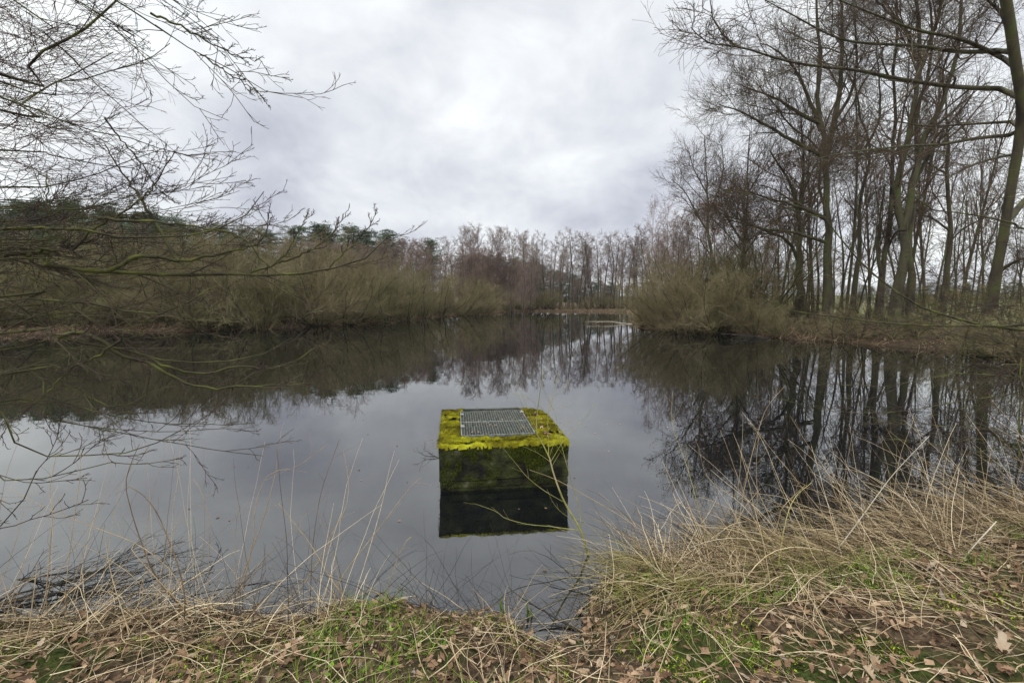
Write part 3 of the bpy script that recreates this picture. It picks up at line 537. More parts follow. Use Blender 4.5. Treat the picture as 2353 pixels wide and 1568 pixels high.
LL = [([(0, 583), (68, 597), (172, 621), (248, 623), (320, 628), (440, 631), (576, 629), (680, 633), (748, 621), (820, 601), (856, 579), (892, 543)], 4.0, 4.6, .034, .004, 1),
      ([(248, 623), (312, 589), (368, 589), (408, 599), (470, 590), (560, 570), (610, 540), (615, 487)], 4.1, 4.3, .016, .003, 0),
      ([(576, 627), (640, 601), (680, 543), (708, 487)], 4.4, 4.5, .008, .0025, 0), ([(640, 603), (700, 583), (760, 539), (800, 483)], 4.45, 4.6, .007, .0025, 0),
      ([(748, 621), (784, 587), (836, 535), (868, 487)], 4.5, 4.7, .007, .0025, 0), ([(64, 591), (80, 579), (136, 571), (190, 560), (260, 530)], 4.05, 4.2, .013, .003, 0),
      ([(0, 529), (60, 525), (180, 525), (240, 541), (300, 551), (360, 543), (430, 545), (520, 520), (560, 500), (606, 440)], 3.7, 4.2, .024, .003, 1),
      ([(0, 511), (100, 491), (170, 480), (250, 470), (330, 440)], 3.8, 4.4, .012, .003, 1),
      ([(224, 501), (360, 511), (460, 523), (560, 547), (600, 599), (656, 643), (680, 703)], 4.0, 4.4, .009, .0025, 0),
      ([(108, 400), (112, 483), (128, 523), (160, 567), (186, 589)], 4.3, 4.0, .003, .009, 0), ([(165, 575), (210, 530), (280, 490), (340, 440), (400, 350)], 4.0, 4.2, .009, .003, 0),
      ([(410, 600), (380, 551), (352, 507), (320, 451), (280, 398), (240, 330)], 4.2, 4.4, .013, .004, 0), ([(352, 507), (300, 500), (250, 498)], 4.2, 4.1, .006, .003, 0),
      ([(0, 681), (60, 688), (180, 689), (240, 703), (300, 717), (360, 721), (412, 707), (460, 679), (486, 660)], 3.6, 4.0, .016, .0025, 1),
      ([(0, 595), (60, 627), (120, 667), (180, 707), (224, 743), (280, 765), (352, 777), (400, 769), (500, 765)], 3.5, 3.9, .010, .002, 1),
      ([(0, 769), (100, 771), (132, 777), (180, 789), (240, 795), (300, 803), (360, 823), (440, 831), (520, 831), (580, 821), (624, 803), (672, 775)], 3.3, 3.9, .014, .0022, 1),
      ([(132, 775), (160, 766), (196, 765), (240, 787), (280, 815), (340, 835), (380, 855), (412, 873), (480, 890), (600, 885), (720, 880)], 3.4, 3.8, .010, .002, 0),
      ([(320, 815), (400, 847), (460, 859), (540, 843), (600, 845), (660, 839), (724, 797)], 3.7, 4.0, .007, .002, 0),
      ([(280, 780), (220, 820), (160, 850), (120, 890), (60, 940)], 3.5, 3.3, .006, .002, 0), ([(-260, 880), (-90, 900), (0, 945), (30, 1012), (80, 1040), (160, 1047), (220, 1044), (288, 1044), (380, 1008), (430, 980)], 3.0, 3.6, .008, .002, 1),
      ([(-260, 1080), (0, 1102), (80, 1102), (132, 1088), (190, 1075), (260, 1060)], 2.9, 3.2, .005, .0018, 1), ([(-260, 1270), (-90, 1255), (0, 1212), (40, 1168), (76, 1124), (84, 1080)], 2.7, 2.9, .005, .0018, 1), ([(0, 860), (80, 858), (160, 880), (240, 930), (330, 925)], 3.2, 3.6, .007, .002, 1),
      ([(0, 430), (100, 428), (200, 405), (300, 370), (380, 340)], 4.4, 5.2, .014, .003, 1), ([(0, 345), (100, 352), (200, 372), (300, 385), (340, 372)], 4.4, 5.2, .014, .003, 1),
      ([(0, 172), (60, 140), (125, 100), (200, 60), (270, 0), (300, -40)], 5.0, 5.5, .026, .008, 4.6),
      ([(265, 0), (350, 55), (425, 105), (500, 145), (575, 185), (625, 215), (695, 225)], 3.6, 4.2, .014, .002, 6.4), ([(345, 30), (425, 65), (475, 95), (550, 130), (602, 142)], 3.6, 4.1, .007, .002, 0), ([(460, 125), (520, 165), (580, 205), (612, 235)], 3.9, 4.1, .005, .002, 0),
      ([(175, 0), (240, 45), (300, 100), (370, 175), (430, 235), (475, 260), (525, 277)], 3.8, 4.4, .011, .002, 6.2), ([(370, 0), (410, 50), (460, 70), (528, 42)], 3.8, 4.2, .006, .002, 6.6), ([(380, -10), (410, 40), (460, 49)], 3.8, 4.1, .005, .002, 6.8),
      ([(30, 0), (75, 55), (140, 100), (175, 145), (225, 200), (300, 260), (340, 300)], 4.0, 4.6, .012, .003, 6.0), ([(0, 220), (75, 250), (150, 280), (225, 305), (300, 318), (375, 345), (425, 357), (500, 352)], 3.9, 4.5, .014, .002, 4.2),
      ([(0, 190), (100, 192), (175, 185), (250, 165), (325, 145), (390, 100)], 4.4, 5.2, .013, .003, 4.2), ([(0, 255), (40, 250), (65, 225), (100, 205), (175, 165), (260, 120)], 4.6, 5.3, .022, .004, 3.6), ([(240, 270), (270, 310), (320, 370), (360, 430), (402, 467)], 4.2, 4.5, .006, .002, 0)]
_r = np.random.default_rng(77)
for i in range(30):
    y0 = _r.uniform(455, 600) if i < 24 else _r.uniform(680, 1000); L = _r.uniform(260, 640); k = np.linspace(0, 1, 7); b = _r.normal(0, 30)
    up = _r.uniform(20, 90) if i < 24 else _r.uniform(-20, 50); sl = _r.uniform(-.05, .22)
    LL.append(([(-10+L*q, y0+sl*L*q+b*sin(q*3)-up*q**3) for q in k], 3.6+_r.random(), 4.3+_r.random(), .0065*_r.uniform(.6, 1.4), .0018, 1))
def left_fill(rng, org, TP, hgt):
    P, R = [], []
    for i in range(44):
        Y0 = rng.uniform(3.6, 8.0); y0 = rng.uniform(-260, 400); L = rng.uniform(120, 300); sl = rng.uniform(-.28, .42)+(.25 if y0 < 60 else 0)
        k = np.linspace(0, 1, 6); bend = rng.normal(0, 35)
        x = -30+(L+30)*k; y = y0+sl*L*k+bend*np.sin(k*3.1)
        pts = [atd(a, b, Y0+rng.uniform(.0, .15)+.6*c)-org for a, b, c in zip(x, y, k)]
        z = float(np.clip(pts[0][2]*.8, .6, hgt*.95)); a = TP[int(min(z/hgt*14, 13))]
        P.append(spline([np.array([a[0], a[1], z])]+pts, 18)); R.append(.011*rng.uniform(.6, 1.25)*np.linspace(1, .2, 18)*Y0/5.5)
    return np.array(P), np.array(R)
tw = [dict(Lmax=.75, k=13, t0=.25, ang=.5, asd=.18, rl=.18, fall=.45, n=6, w=.10, up=.03, rr=.5, rmin=.0026, slim=.009, flat=.75), dict(k=6, t0=.2, ang=.55, rl=.42, n=5, w=.15, up=.03, rmin=.0021, slim=.007), dict(k=2, t0=.3, ang=.6, rl=.4, n=3, w=.15, up=.03, rmin=.0018, slim=.009)]
tw2 = [dict(Lmax=.95, k=15, t0=.35, ang=.5, asd=.15, rl=.18, fall=.3, n=6, w=.13, up=.02, rr=.5, rmin=.0025, slim=.007), dict(k=6, t0=.2, ang=.55, rl=.5, n=4, w=.16, up=.02, rmin=.0018, slim=.006)]
overhang('bare_tree', (-7.2, 1.2), 11, .20, [(a, b, c, d*(1.35 if a[0][1] > 660 else 1.05), e*(1.3 if a[0][1] > 660 else .9), f) for a, b, c, d, e, f in LL], 'tree at the left edge with mossy limbs and fine red twigs hanging over water', 200, tw, 'twig', left_fill, tw2, 1.3)
RL = [([c4(p) for p in [(1800, 1350), (1689, 1345), (1500, 1345), (1300, 1340), (1100, 1330), (900, 1305), (780, 1290), (700, 1270), (600, 1200), (520, 1165), (450, 1150)]], 8.5, 9.5, .045, .004, 1),
      ([c4(p) for p in [(1800, 1375), (1550, 1345), (1400, 1312), (1280, 1275), (1180, 1215), (1080, 1140), (980, 1040), (890, 930), (840, 885), (700, 860), (560, 800), (450, 785)]], 8.7, 9.6, .05, .004, 1),
      ([c4(p) for p in [(1800, 950), (1689, 930), (1550, 900), (1400, 875), (1300, 865), (1250, 810), (1230, 760)]], 8.8, 9.4, .05, .008, 1),
      ([c4(p) for p in [(1800, 1200), (1689, 1240), (1500, 1260), (1330, 1298), (1240, 1290)]], 7.0, 7.6, .013, .004, 1),
      ([c4(p) for p in [(1800, 1440), (1689, 1425), (1500, 1400), (1350, 1380), (1150, 1400), (950, 1375)]], 8.5, 9.0, .014, .003, 1),
      ([c8(p) for p in [(2100, 60), (1973, 75), (1800, 80), (1600, 110), (1400, 150), (1200, 165), (1000, 160), (850, 130)]], 6.5, 7.6, .022, .003, 1),
      ([c8(p) for p in [(2100, 280), (1973, 262), (1700, 240), (1500, 230), (1300, 200), (1150, 190)]], 6.3, 7.0, .014, .003, 1),
      ([c8(p) for p in [(2100, 330), (1973, 350), (1820, 350), (1700, 380), (1500, 420), (1350, 480), (1200, 610), (1100, 640)]], 5.6, 6.2, .013, .003, 1),
      ([c8(p) for p in [(2100, 0), (1973, -10), (1700, -40), (1500, -20), (1250, 30), (1000, 20)]], 7, 8, .02, .003, 1),
      ([c8(p) for p in [(2100, 480), (1973, 470), (1850, 440), (1780, 400), (1650, 300)]], 5.6, 6.0, .010, .003, 1),
      ([c8(p) for p in [(2050, 900), (1930, 620), (1940, 500), (1950, 300), (1955, 50), (1960, -120)]], 6.0, 6.2, .018, .006, 0),
      ([c8(p) for p in [(2100, 200), (1900, 150), (1700, 130), (1560, 170), (1400, 200), (1250, 260)]], 6.8, 7.4, .012, .003, 1),
      ([c8(p) for p in [(2100, 400), (1900, 330), (1750, 290), (1600, 330), (1450, 330), (1300, 300)]], 6.2, 6.8, .010, .003, 1)]
RL += [([c4(p) for p in [(1800, y), (1600, y+dy*.3), (1400, y+dy*.6), (1200, y+dy)]], 9, 11, .012, .003, 1) for y, dy in [(1180, -60), (1120, 60), (1030, -90), (1400, 60), (1480, -30), (1520, 60), (800, 60), (1260, 60), (700, -100), (1350, -120), (1450, -80), (1160, 120), (1300, -160), (1080, 140), (1550, -20), (1220, -30), (980, 60)]]
tw3 = [dict(Lmax=1.5, k=15, t0=.2, ang=.5, asd=.18, rl=.18, fall=.45, n=6, w=.11, up=.03, rr=.5, rmin=.0030, slim=.008, flat=.7), dict(k=7, t0=.2, ang=.55, rl=.45, n=4, w=.12, up=.02, rmin=.0025, slim=.008), dict(k=3, t0=.3, ang=.6, rl=.5, n=2, w=.1, rmin=.0023)]
overhang('bare_tree', (12.5, 3.6), 9, .22, RL, 'tree at the right edge whose mossy boughs sweep low over the pond', 210, tw3, 'twig')

# ------------------------------------------------------------------ concrete block with grate
def block():
    fl = atz(1009, 1131)[:2]; fr = atz(1305, 1116)[:2]; u = fr-fl; Wd = np.linalg.norm(u); u = np.append(u/Wd, 0); v = np.array([-u[1], u[0], 0]); Dp = 1.72; T = .53
    e = link('concrete_block', None, loc=(fl[0], fl[1], 0)); e.rotation_euler.z = math.atan2(u[1], u[0])
    tag(e, 'square mossy concrete inlet block with a metal grate, standing in the pond', 'concrete block')
    def loc(x, y): q = atz(x, y, T+.02)[:2]-fl; return float(q@u[:2]), float(q@v[:2])
    a = loc(1061, 1002); b = loc(1246, 994); c = loc(1055, 945); d = loc(1208, 940); print('grate', a, b, c, d, 'W', Wd)
    gx0, gx1, gy0, gy1 = .27, 1.17, (a[1]+b[1])/2, 1.56
    rng = np.random.default_rng(5)
    # outline with a cut back right corner
    ol = [(0, 0), (Wd, 0), (Wd+.01, Dp-.42), (Wd-.06, Dp-.2), (Wd-.2, Dp-.04), (Wd-.34, Dp), (0, Dp)]
    dens = []
    for i in range(len(ol)):
        p, q = np.array(ol[i]), np.array(ol[(i+1) % len(ol)]); n = max(2, int(np.linalg.norm(q-p)/.035))
        for k in range(n): dens.append(p+(q-p)*k/n)
    dens = np.array(dens); n = len(dens); cen = np.array([Wd/2, Dp/2]); dirn = dens-cen; dirn /= np.linalg.norm(dirn, axis=1, keepdims=True)
    hole = [(gx0+.03, gy0+.03), (gx1-.03, gy0+.03), (gx1-.03, gy1-.03), (gx0+.03, gy1-.03)]
    mb = MB(); zs = [-.5, .03, .045, .115, .13]+list(np.linspace(.155, T-.02, 16))+[T]; V = []
    for z in zs:
        o = dens+dirn*(-.02 if z < .04 else (.0 if z > .12 else -.012)); wob = .006*vn(dens[:, 0]+dens[:, 1], dens[:, 1]*.5+z, 9, 61)+.003*vn(dens[:, 0]+dens[:, 1], dens[:, 1]*.3+z, 30, 62)
        o = o+dirn*wob[:, None]; V += [(x, y, z) for x, y in o]
    Q = []
    for i in range(len(zs)-1):
        for j in range(n): Q.append((i*n+j, i*n+(j+1) % n, (i+1)*n+(j+1) % n, (i+1)*n+j))
    mb.add(V, Q)
    # top ring down to the shaft, then the shaft walls
    top = [(x, y, T) for x, y in dens]
    def proj(p):
        q = p.copy(); q[0] = np.clip(q[0], hole[0][0], hole[1][0]); q[1] = np.clip(q[1], hole[0][1], hole[2][1])
        if hole[0][0] < p[0] < hole[1][0] and hole[0][1] < p[1] < hole[2][1]: pass
        return q
    inn = [proj(p) for p in dens]; m0 = [(x, y, T) for x, y in inn]; m1 = [(x, y, -.5) for x, y in inn]
    Q = [(j, (j+1) % n, n+(j+1) % n, n+j) for j in range(n)]+[(n+j, n+(j+1) % n, 2*n+(j+1) % n, 2*n+j) for j in range(n)]
    mb.add(top+m0+m1, Q)
    m = material('algae_concrete', [(.007, .007, .005), (.020, .020, .009), (.034, .042, .009), (.055, .055, .028), (.18, .17, .13)], 5.5, rough=.8, detail=8, bump=1.0, bscale=28, lo=.38, hi=.74)
    link('shaft', mb.mesh('block_body', m, smooth=False), e)
    # moss cushion over the rim: fine height field, hollow over the grate
    nx, ny = 150, 170; xs = np.linspace(-.035, Wd+.045, nx); ys = np.linspace(-.045, Dp+.04, ny); X, Y = np.meshgrid(xs, ys)
    def inside(X, Y, off):
        p = np.array(ol); o = np.full(X.shape, 1e9)
        for i in range(len(p)):
            a_, b_ = p[i], p[(i+1) % len(p)]; d_ = (b_-a_)/np.linalg.norm(b_-a_); o = np.minimum(o, (X-a_[0])*(-d_[1])+(Y-a_[1])*d_[0])
        return o+off
    dd = inside(X, Y, .022+.004*vn(X, Y, 22, 8)+.005*vn(X, Y, 60, 9))
    gd = np.maximum(np.maximum(gx0-X, X-gx1), np.maximum(gy0-Y, Y-gy1))
    gd = gd-.012-.014*vn(X, Y, 14, 11)
    bare = .075*np.exp(-((Y-gy0+.03)/.05)**2)*np.exp(-((X-.62)/.26)**4)*(.6+.4*vn(X, Y, 9, 21))
    prof = sstep(dd, 0, .055)*sstep(gd-bare*1.6, 0, .03)
    Hh = (.013+.014*vn(X, Y, 11, 12)+.010*vn(X, Y, 34, 13)+.004*vn(X, Y, 90, 14))*prof
    front = np.exp(-np.maximum(Y+.02, 0)/.10)*(X < .9)
    Z = T+.010+np.maximum(Hh, 0)+.022*front*sstep(vn(X, Y, 6, 31), -.2, .9)*prof-.040*(1-sstep(dd, 0, .020))
    ok = (dd > 0.0) & (gd-bare*1.6 > 0.0) & ((vn(X, Y, 9, 99)+.5*vn(X, Y, 30, 98) < 1.25) | (dd < .06))
    idx = -np.ones(X.shape, int); idx[ok] = np.arange(ok.sum()); V = np.stack([X[ok], Y[ok], Z[ok]], 1)
    q = []
    I = idx; cell = (I[:-1, :-1] >= 0) & (I[:-1, 1:] >= 0) & (I[1:, 1:] >= 0) & (I[1:, :-1] >= 0)
    q = np.stack([I[:-1, :-1][cell], I[:-1, 1:][cell], I[1:, 1:][cell], I[1:, :-1][cell]], 1)
    tint = np.clip(.36+.24*vn(X, Y, 4, 41)+.18*vn(X, Y, 17, 42)+.12*vn(X, Y, 50, 43)+.16*front*sstep(vn(X, Y, 6, 31), -.1, .9), 0, 1)
    mo = MB(); mo.add(V, q, None, tint[ok])
    # tufts
    k = 34000; sel = rng.integers(0, len(V), k); C = V[sel]+rng.normal(0, .006, (k, 3))*(1, 1, .2); tt = tint[ok][sel]
    nrm = np.stack([np.clip((C[:, 0]-Wd/2)*.5, -.6, .6), np.clip((C[:, 1]-Dp/2)*.6, -.9, .9), np.ones(k)], 1)
    edge = np.minimum(np.minimum(C[:, 0], Wd-C[:, 0]), C[:, 1]) < .03; dvec = nrm+rng.normal(0, .55, (k, 3)); dvec[edge, 2] -= 1.0
    dvec /= np.linalg.norm(dvec, axis=1, keepdims=True); L = rng.uniform(.006, .018, (k, 1)); L[edge] *= rng.uniform(.6, 2.2, (edge.sum(), 1))*np.where(vn(C[edge, 0], C[edge, 1], 8, 71) > 0, 1.2, .5)[:, None]; s = np.cross(dvec, rng.normal(0, 1, (k, 3))); s /= np.linalg.norm(s, axis=1, keepdims=True)
    TV = np.stack([C-s*.002, C+s*.002, C+dvec*L], 1).reshape(-1, 3); mo.add(TV, None, np.arange(3*k).reshape(-1, 3), np.repeat(np.clip(tt+rng.normal(0, .12, k), 0, 1), 3))
    mm = material('yellow_moss', [(.045, .040, .008), (.13, .115, .010), (.24, .23, .014), (.43, .43, .03)], 14, tint=True, rough=.95, spec=.05)
    link('moss', mo.mesh('moss', mm), e)
    # moss creeping down the sides
    ms = MB(); k = 14000
    x = rng.uniform(0, Wd, k); z = T-.02-np.abs(rng.normal(0, .26, k)); keep = (vn(x, z, 7, 51)+.5*vn(x, z, 30, 52) > .15) & (z > .05)
    x, z = x[keep], z[keep]; k = len(x); C = np.stack([x, np.full(k, -.012), z], 1); dv = rng.normal(0, .5, (k, 3))+(0, -.7, -.5); L = rng.uniform(.008, .022, (k, 1)); s = np.cross(dv, rng.normal(0, 1, (k, 3))); s /= np.linalg.norm(s, axis=1, keepdims=True)
    ms.add(np.stack([C-s*.003, C+s*.003, C+dv*L], 1).reshape(-1, 3), None, np.arange(3*k).reshape(-1, 3), np.repeat(rng.uniform(0, .8, k), 3))
    link('moss', ms.mesh('side_moss', material('side_moss', [(.02, .028, .005), (.055, .075, .010), (.14, .15, .015)], 12, tint=True, rough=.95, spec=.05)), e)
    # grate: frame, bearing bars, cross rods; hinges; rail at the back
    steel = material('galvanised_steel', [(.09, .10, .09), (.16, .17, .155), (.24, .25, .23)], 20, rough=.5, spec=.5)
    ge = link('grate', None, e)
    z0 = T+.012; fr_ = MB()
    for (xa, ya, xb, yb) in [(gx0, gy0, gx1, gy0), (gx0, gy1, gx1, gy1)]: fr_.box(((xa+xb)/2, ya, z0), (gx1-gx0, .012, .034))
    for x in (gx0-.006, gx1+.006): fr_.box((x, (gy0+gy1)/2, z0-.001), (.012, gy1-gy0+.012, .034))
    ymid = gy0+.52*(gy1-gy0); fr_.box(((gx0+gx1)/2, ymid, z0-.0015), (gx1-gx0-.001, .03, .028))
    link('frame', fr_.mesh('grate_frame', steel, False), ge)
    bb = MB(); nb = 27
    for i in range(1, nb):
        x = gx0+(gx1-gx0)*i/nb; bb.box((x, (gy0+gy1)/2, z0+.002), (.0042, gy1-gy0-.013, .026))
    link('bearing_bar', bb.mesh('bearing_bars', steel, False), ge)
    rb = MB(); nr = 24
    for i in range(1, nr):
        y = gy0+(gy1-gy0)*i/nr; rb.box(((gx0+gx1)/2, y, z0+.0035), (gx1-gx0-.001, .0035, .008))
    link('cross_rod', rb.mesh('cross_rods', steel, False), ge)
    dark = material('rusty_iron', [(.03, .035, .03), (.07, .075, .065)], 15, rough=.6)
    r_ = MB().tubes(np.array([[gx0+.03, gy1+.04, z0+.022], [gx1-.02, gy1+.04, z0+.022]]), np.array([.022, .022]), 10, cap=True)
    link('rail', r_.mesh('back_rail', dark), e)
    for (x, y) in [(gx0+.012, gy0+.30*(gy1-gy0)), (gx0+.012, gy0+.82*(gy1-gy0)), (gx1-.01, gy0+.86*(gy1-gy0))]:
        h = MB().box((x, y, z0+.027), (.05, .035, .006)); h.tubes(np.array([[x-.02, y, z0+.036], [x+.02, y, z0+.036]]), np.array([.007, .007]), 8, cap=True)
        link('clamp', h.mesh('clamp', material('zinc_clamp', [(.4, .4, .38), (.5, .5, .48)], 9, rough=.4), False), e)
    # beams below the grate
    sb = MB().box(((gx0+gx1)/2, ymid, T-.06), (gx1-gx0-.062, .05, .05)); link('beam', sb.mesh('beam', dark, False), e)
    return fl, u, v
block()

# ------------------------------------------------------------------ near bank cover
def bank_points(rng, n, x0=-4.6, x1=5.6, y0=-.6, y1=5.2, sd0=.02, sd1=99):
    P = np.zeros((0, 2))
    while len(P) < n:
        q = np.stack([rng.uniform(x0, x1, n*2), rng.uniform(y0, y1, n*2)], 1); s = sdist(q[:, 0], q[:, 1]); P = np.vstack([P, q[(s > sd0) & (s < sd1)]])
    return P[:n]
def settle(P, lift):
    g = np.maximum(gh(P[..., 0], P[..., 1]), 0)+lift; P[..., 2] = np.maximum(P[..., 2], g); return P
def straw_field(name, mat, n, label, L, el, wander, grav, r, seed, area=None, n_seg=6, azm=None, base=None, lift=(.004, .05), z0=.01):
    rng = np.random.default_rng(seed)
    B = base(rng, n) if base else bank_points(rng, n, **(area or {})); n = len(B)
    az = (rng.uniform(0, 6.28, n) if azm is None else rng.normal(azm[0], azm[1]*.55, n)+1.1*vn(B[:, 0], B[:, 1], 3.2, seed)); e = rng.uniform(*el, n)
    D = np.stack([np.cos(az)*np.cos(e), np.sin(az)*np.cos(e), np.sin(e)], 1); S = np.stack([B[:, 0], B[:, 1], np.maximum(gh(B[:, 0], B[:, 1]), 0)+z0], 1)
    P = march(rng, S, D, rng.uniform(*L, n), n_seg, wander, grav); P = settle(P, rng.uniform(*lift, (n, 1)))
    R = rng.uniform(*r, n)[:, None]*np.linspace(1, .35, n_seg+1)[None]
    mb = MB(); mb.tubes(P, R, 3, rng.random(n))
    if label is None: return mb, P
    o = link(name, mb.mesh(name, MT[mat])); tag(o, label, kind='stuff', cat=None); o['category'] = 'dead grass' if 'straw' in mat else 'grass'; return o
def green_mask(B):
    return vn(B[:, 0], B[:, 1], 2.6, 77)+.5*vn(B[:, 0], B[:, 1], 7, 78)+np.where((B[:, 0] > -1.0) & (B[:, 0] < .3), .35, 0)-.55*(B[:, 0] < -1.1)
def green_base(thr, **kw):
    def f(rng, n):
        B = bank_points(rng, n*3, **kw); m = green_mask(B) > thr; return B[m][:n]
    return f
straw_field('dead_grass', 'straw', 6800, 'flattened tan dead grass matted over the near bank', (.12, .6), (-.05, .35), .13, -.04, (.0011, .0036), 300)
straw_field('dead_grass', 'straw', 2400, 'dense fallen straw of the right bank edge', (.3, .95), (.05, .8), .08, -.10, (.0014, .0046), 301, area=dict(x0=1.0, x1=5.5, y0=2.0, y1=5.2, sd0=-.12, sd1=.6), azm=(2.6, 1.5), n_seg=8)
straw_field('dead_grass', 'greenstraw', 600, 'yellow green straw bent over the water edge right of centre', (.3, .8), (.1, .7), .08, -.13, (.0015, .003), 302, area=dict(x0=.85, x1=2.6, y0=2.6, y1=4.2, sd0=-.1, sd1=.6), azm=(2.9, .6), n_seg=8)
straw_field('dead_grass', 'straw', 700, 'straw heap on the left water edge', (.25, .7), (.0, .7), .09, -.10, (.0014, .0042), 303, area=dict(x0=-4.6, x1=-1.2, y0=1.6, y1=3.3, sd0=-.12, sd1=.55), n_seg=8)
straw_field('dead_grass', 'straw', 170, 'tall thin dead stalks fringing the right bank', (.5, 1.25), (.6, 1.35), .05, -.035, (.0013, .0034), 304, area=dict(x0=1.3, x1=5.6, y0=2.4, y1=5.2, sd0=-.1, sd1=.7), azm=(2.4, .9), n_seg=10)
straw_field('dead_grass', 'straw', 60, 'tall thin dead stalks fringing the left bank', (.6, 1.3), (.8, 1.4), .05, -.03, (.0011, .0028), 305, area=dict(x0=-4.4, x1=-1.0, y0=1.6, y1=3.3, sd0=-.12, sd1=.4), azm=(1.2, .9), n_seg=10)
straw_field('dark_stems', 'blackstem', 1100, 'thin dark rotting stems tangled in the dead grass', (.2, .9), (.0, .9), .12, -.06, (.0010, .0022), 306, area=dict(x0=-4.5, x1=5.2, y0=1.4, y1=5.2, sd0=-.15, sd1=.5), n_seg=7)['category'] = 'stems'
straw_field('grass', 'grass', 10000, 'short green grass between the dead leaves', (.04, .15), (.5, 1.5), .12, -.05, (.0010, .0024), 307, base=green_base(.25), n_seg=3, lift=(0, .01))
def moss_bits(n, seed):
    rng = np.random.default_rng(seed); B = bank_points(rng, n*8); m = vn(B[:, 0], B[:, 1], 3.4, 91)+.6*vn(B[:, 0], B[:, 1], 11, 92)+np.where((B[:, 0] > -.6) & (B[:, 0] < .3) & (B[:, 1] < 3), .4, 0); B = B[m > .42][:n]; k = len(B)
    C = np.stack([B[:, 0], B[:, 1], gh(B[:, 0], B[:, 1])+rng.uniform(0, .022, k)], 1); d = rng.normal(0, .7, (k, 3))+(0, 0, .7); d /= np.linalg.norm(d, axis=1, keepdims=True); s = np.cross(d, rng.normal(0, 1, (k, 3))); s /= np.linalg.norm(s, axis=1, keepdims=True)
    L = rng.uniform(.008, .022, (k, 1)); mb = MB(); mb.add(np.stack([C-s*.003, C+s*.003, C+d*L], 1).reshape(-1, 3), None, np.arange(3*k).reshape(-1, 3), np.repeat(rng.random(k), 3))
    o = tag(link('moss', mb.mesh('ground_moss', MT['mosstuft'])), 'bright yellow green moss cushions on the near bank', 'moss', kind='stuff')
moss_bits(46000, 310)
def weed_leaves(n, seed):
    rng = np.random.default_rng(seed); B = green_base(.3)(rng, n); k = len(B)
    C = np.stack([B[:, 0], B[:, 1], gh(B[:, 0], B[:, 1])+rng.uniform(.008, .05, k)], 1); az = rng.random(k)*6.28; s = rng.uniform(.006, .016, k)[:, None]; tl = rng.normal(0, .35, (k, 2))
    a = np.stack([np.cos(az), np.sin(az), tl[:, 0]], 1)*s; b = np.stack([-np.sin(az), np.cos(az), tl[:, 1]], 1)*s*.6
    mb = MB(); mb.add(np.stack([C-a, C-a*.2-b, C+a, C-a*.2+b], 1).reshape(-1, 3), np.arange(4*k).reshape(-1, 4), None, np.repeat(rng.random(k)*.7, 4))
    tag(link('weeds', mb.mesh('weeds', MT['grass'])), 'small round leaved green weeds in the bank grass', 'weeds', kind='stuff')
weed_leaves(6000, 311)
OL = [(0, .0), (.12, .10), (.2, .07), (.30, .24), (.38, .13), (.5, .33), (.58, .17), (.70, .30), (.78, .15), (.9, .16), (1.0, .0)]
OUT = np.array(OL+[(x, -y*.93) for x, y in OL[-2:0:-1]])
def leaf_mesh(C, az, size, curl, tilt, roll, tint):
    k = len(C); m = len(OUT); mid = np.array([[.5, 0]]); T = np.vstack([mid, OUT]); x = (T[:, 0]-.5)[None]*np.ones((k, 1)); y = T[:, 1][None]*np.ones((k, 1))
    z = curl[:, None]*(x**2*1.3)+np.abs(y)*roll[:, None]+x*tilt[:, None]; s = size[:, None]
    X = C[:, 0:1]+s*(x*np.cos(az)[:, None]-y*np.sin(az)[:, None]); Y = C[:, 1:2]+s*(x*np.sin(az)[:, None]+y*np.cos(az)[:, None]); Z = C[:, 2:3]+s*(z-.0)
    V = np.stack([X, Y, Z], -1).reshape(-1, 3); f = np.array([(0, 1+j, 1+(j+1) % m) for j in range(m)]); Fc = (f[None]+(np.arange(k)*(m+1))[:, None, None]).reshape(-1, 3)
    mb = MB(); mb.add(V, None, Fc, np.repeat(tint, m+1)); return mb
def leaves(n, seed):
    rng = np.random.default_rng(seed); B = bank_points(rng, n*2, sd0=.05); w = green_mask(B); keep = rng.random(len(B)) < np.where(w > .5, .3, 1); B = B[keep][:n]; k = len(B)
    C = np.stack([B[:, 0], B[:, 1], gh(B[:, 0], B[:, 1])+rng.uniform(.006, .04, k)], 1)
    mb = leaf_mesh(C, rng.random(k)*6.28, rng.uniform(.03, .085, k)*rng.uniform(.7, 1.1, k), rng.normal(0, .6, k), rng.normal(0, .45, k), rng.normal(.1, .8, k), rng.beta(1.2, 1.7, k))
    tag(link('dead_leaves', mb.mesh('leaf_litter', MT['leaf'], False)), 'brown and tan fallen oak leaves littering the near bank', 'leaves', kind='stuff')
leaves(4200, 312)
def crumbs(n, seed):
    rng = np.random.default_rng(seed); B = bank_points(rng, n, sd0=-.06); C = np.stack([B[:, 0], B[:, 1], np.maximum(gh(B[:, 0], B[:, 1]), 0)+rng.uniform(.002, .025, n)], 1)
    s = rng.uniform(.005, .018, (n, 1)); a = rng.normal(0, 1, (n, 3))*s*(1, 1, .5); c = rng.normal(0, 1, (n, 3))*s*(1, 1, .5); mb = MB()
    mb.add(np.stack([C-a, C+c, C+a*.8, C-c*.7], 1).reshape(-1, 3), np.arange(4*n).reshape(-1, 4), None, np.repeat(rng.beta(1.1, 2.2, n), 4))
    tag(link('leaf_crumbs', mb.mesh('leaf_crumbs', MT['leaf'], False)), 'crumbled dark leaf litter between the straw', 'leaves', kind='stuff')
crumbs(34000, 313)

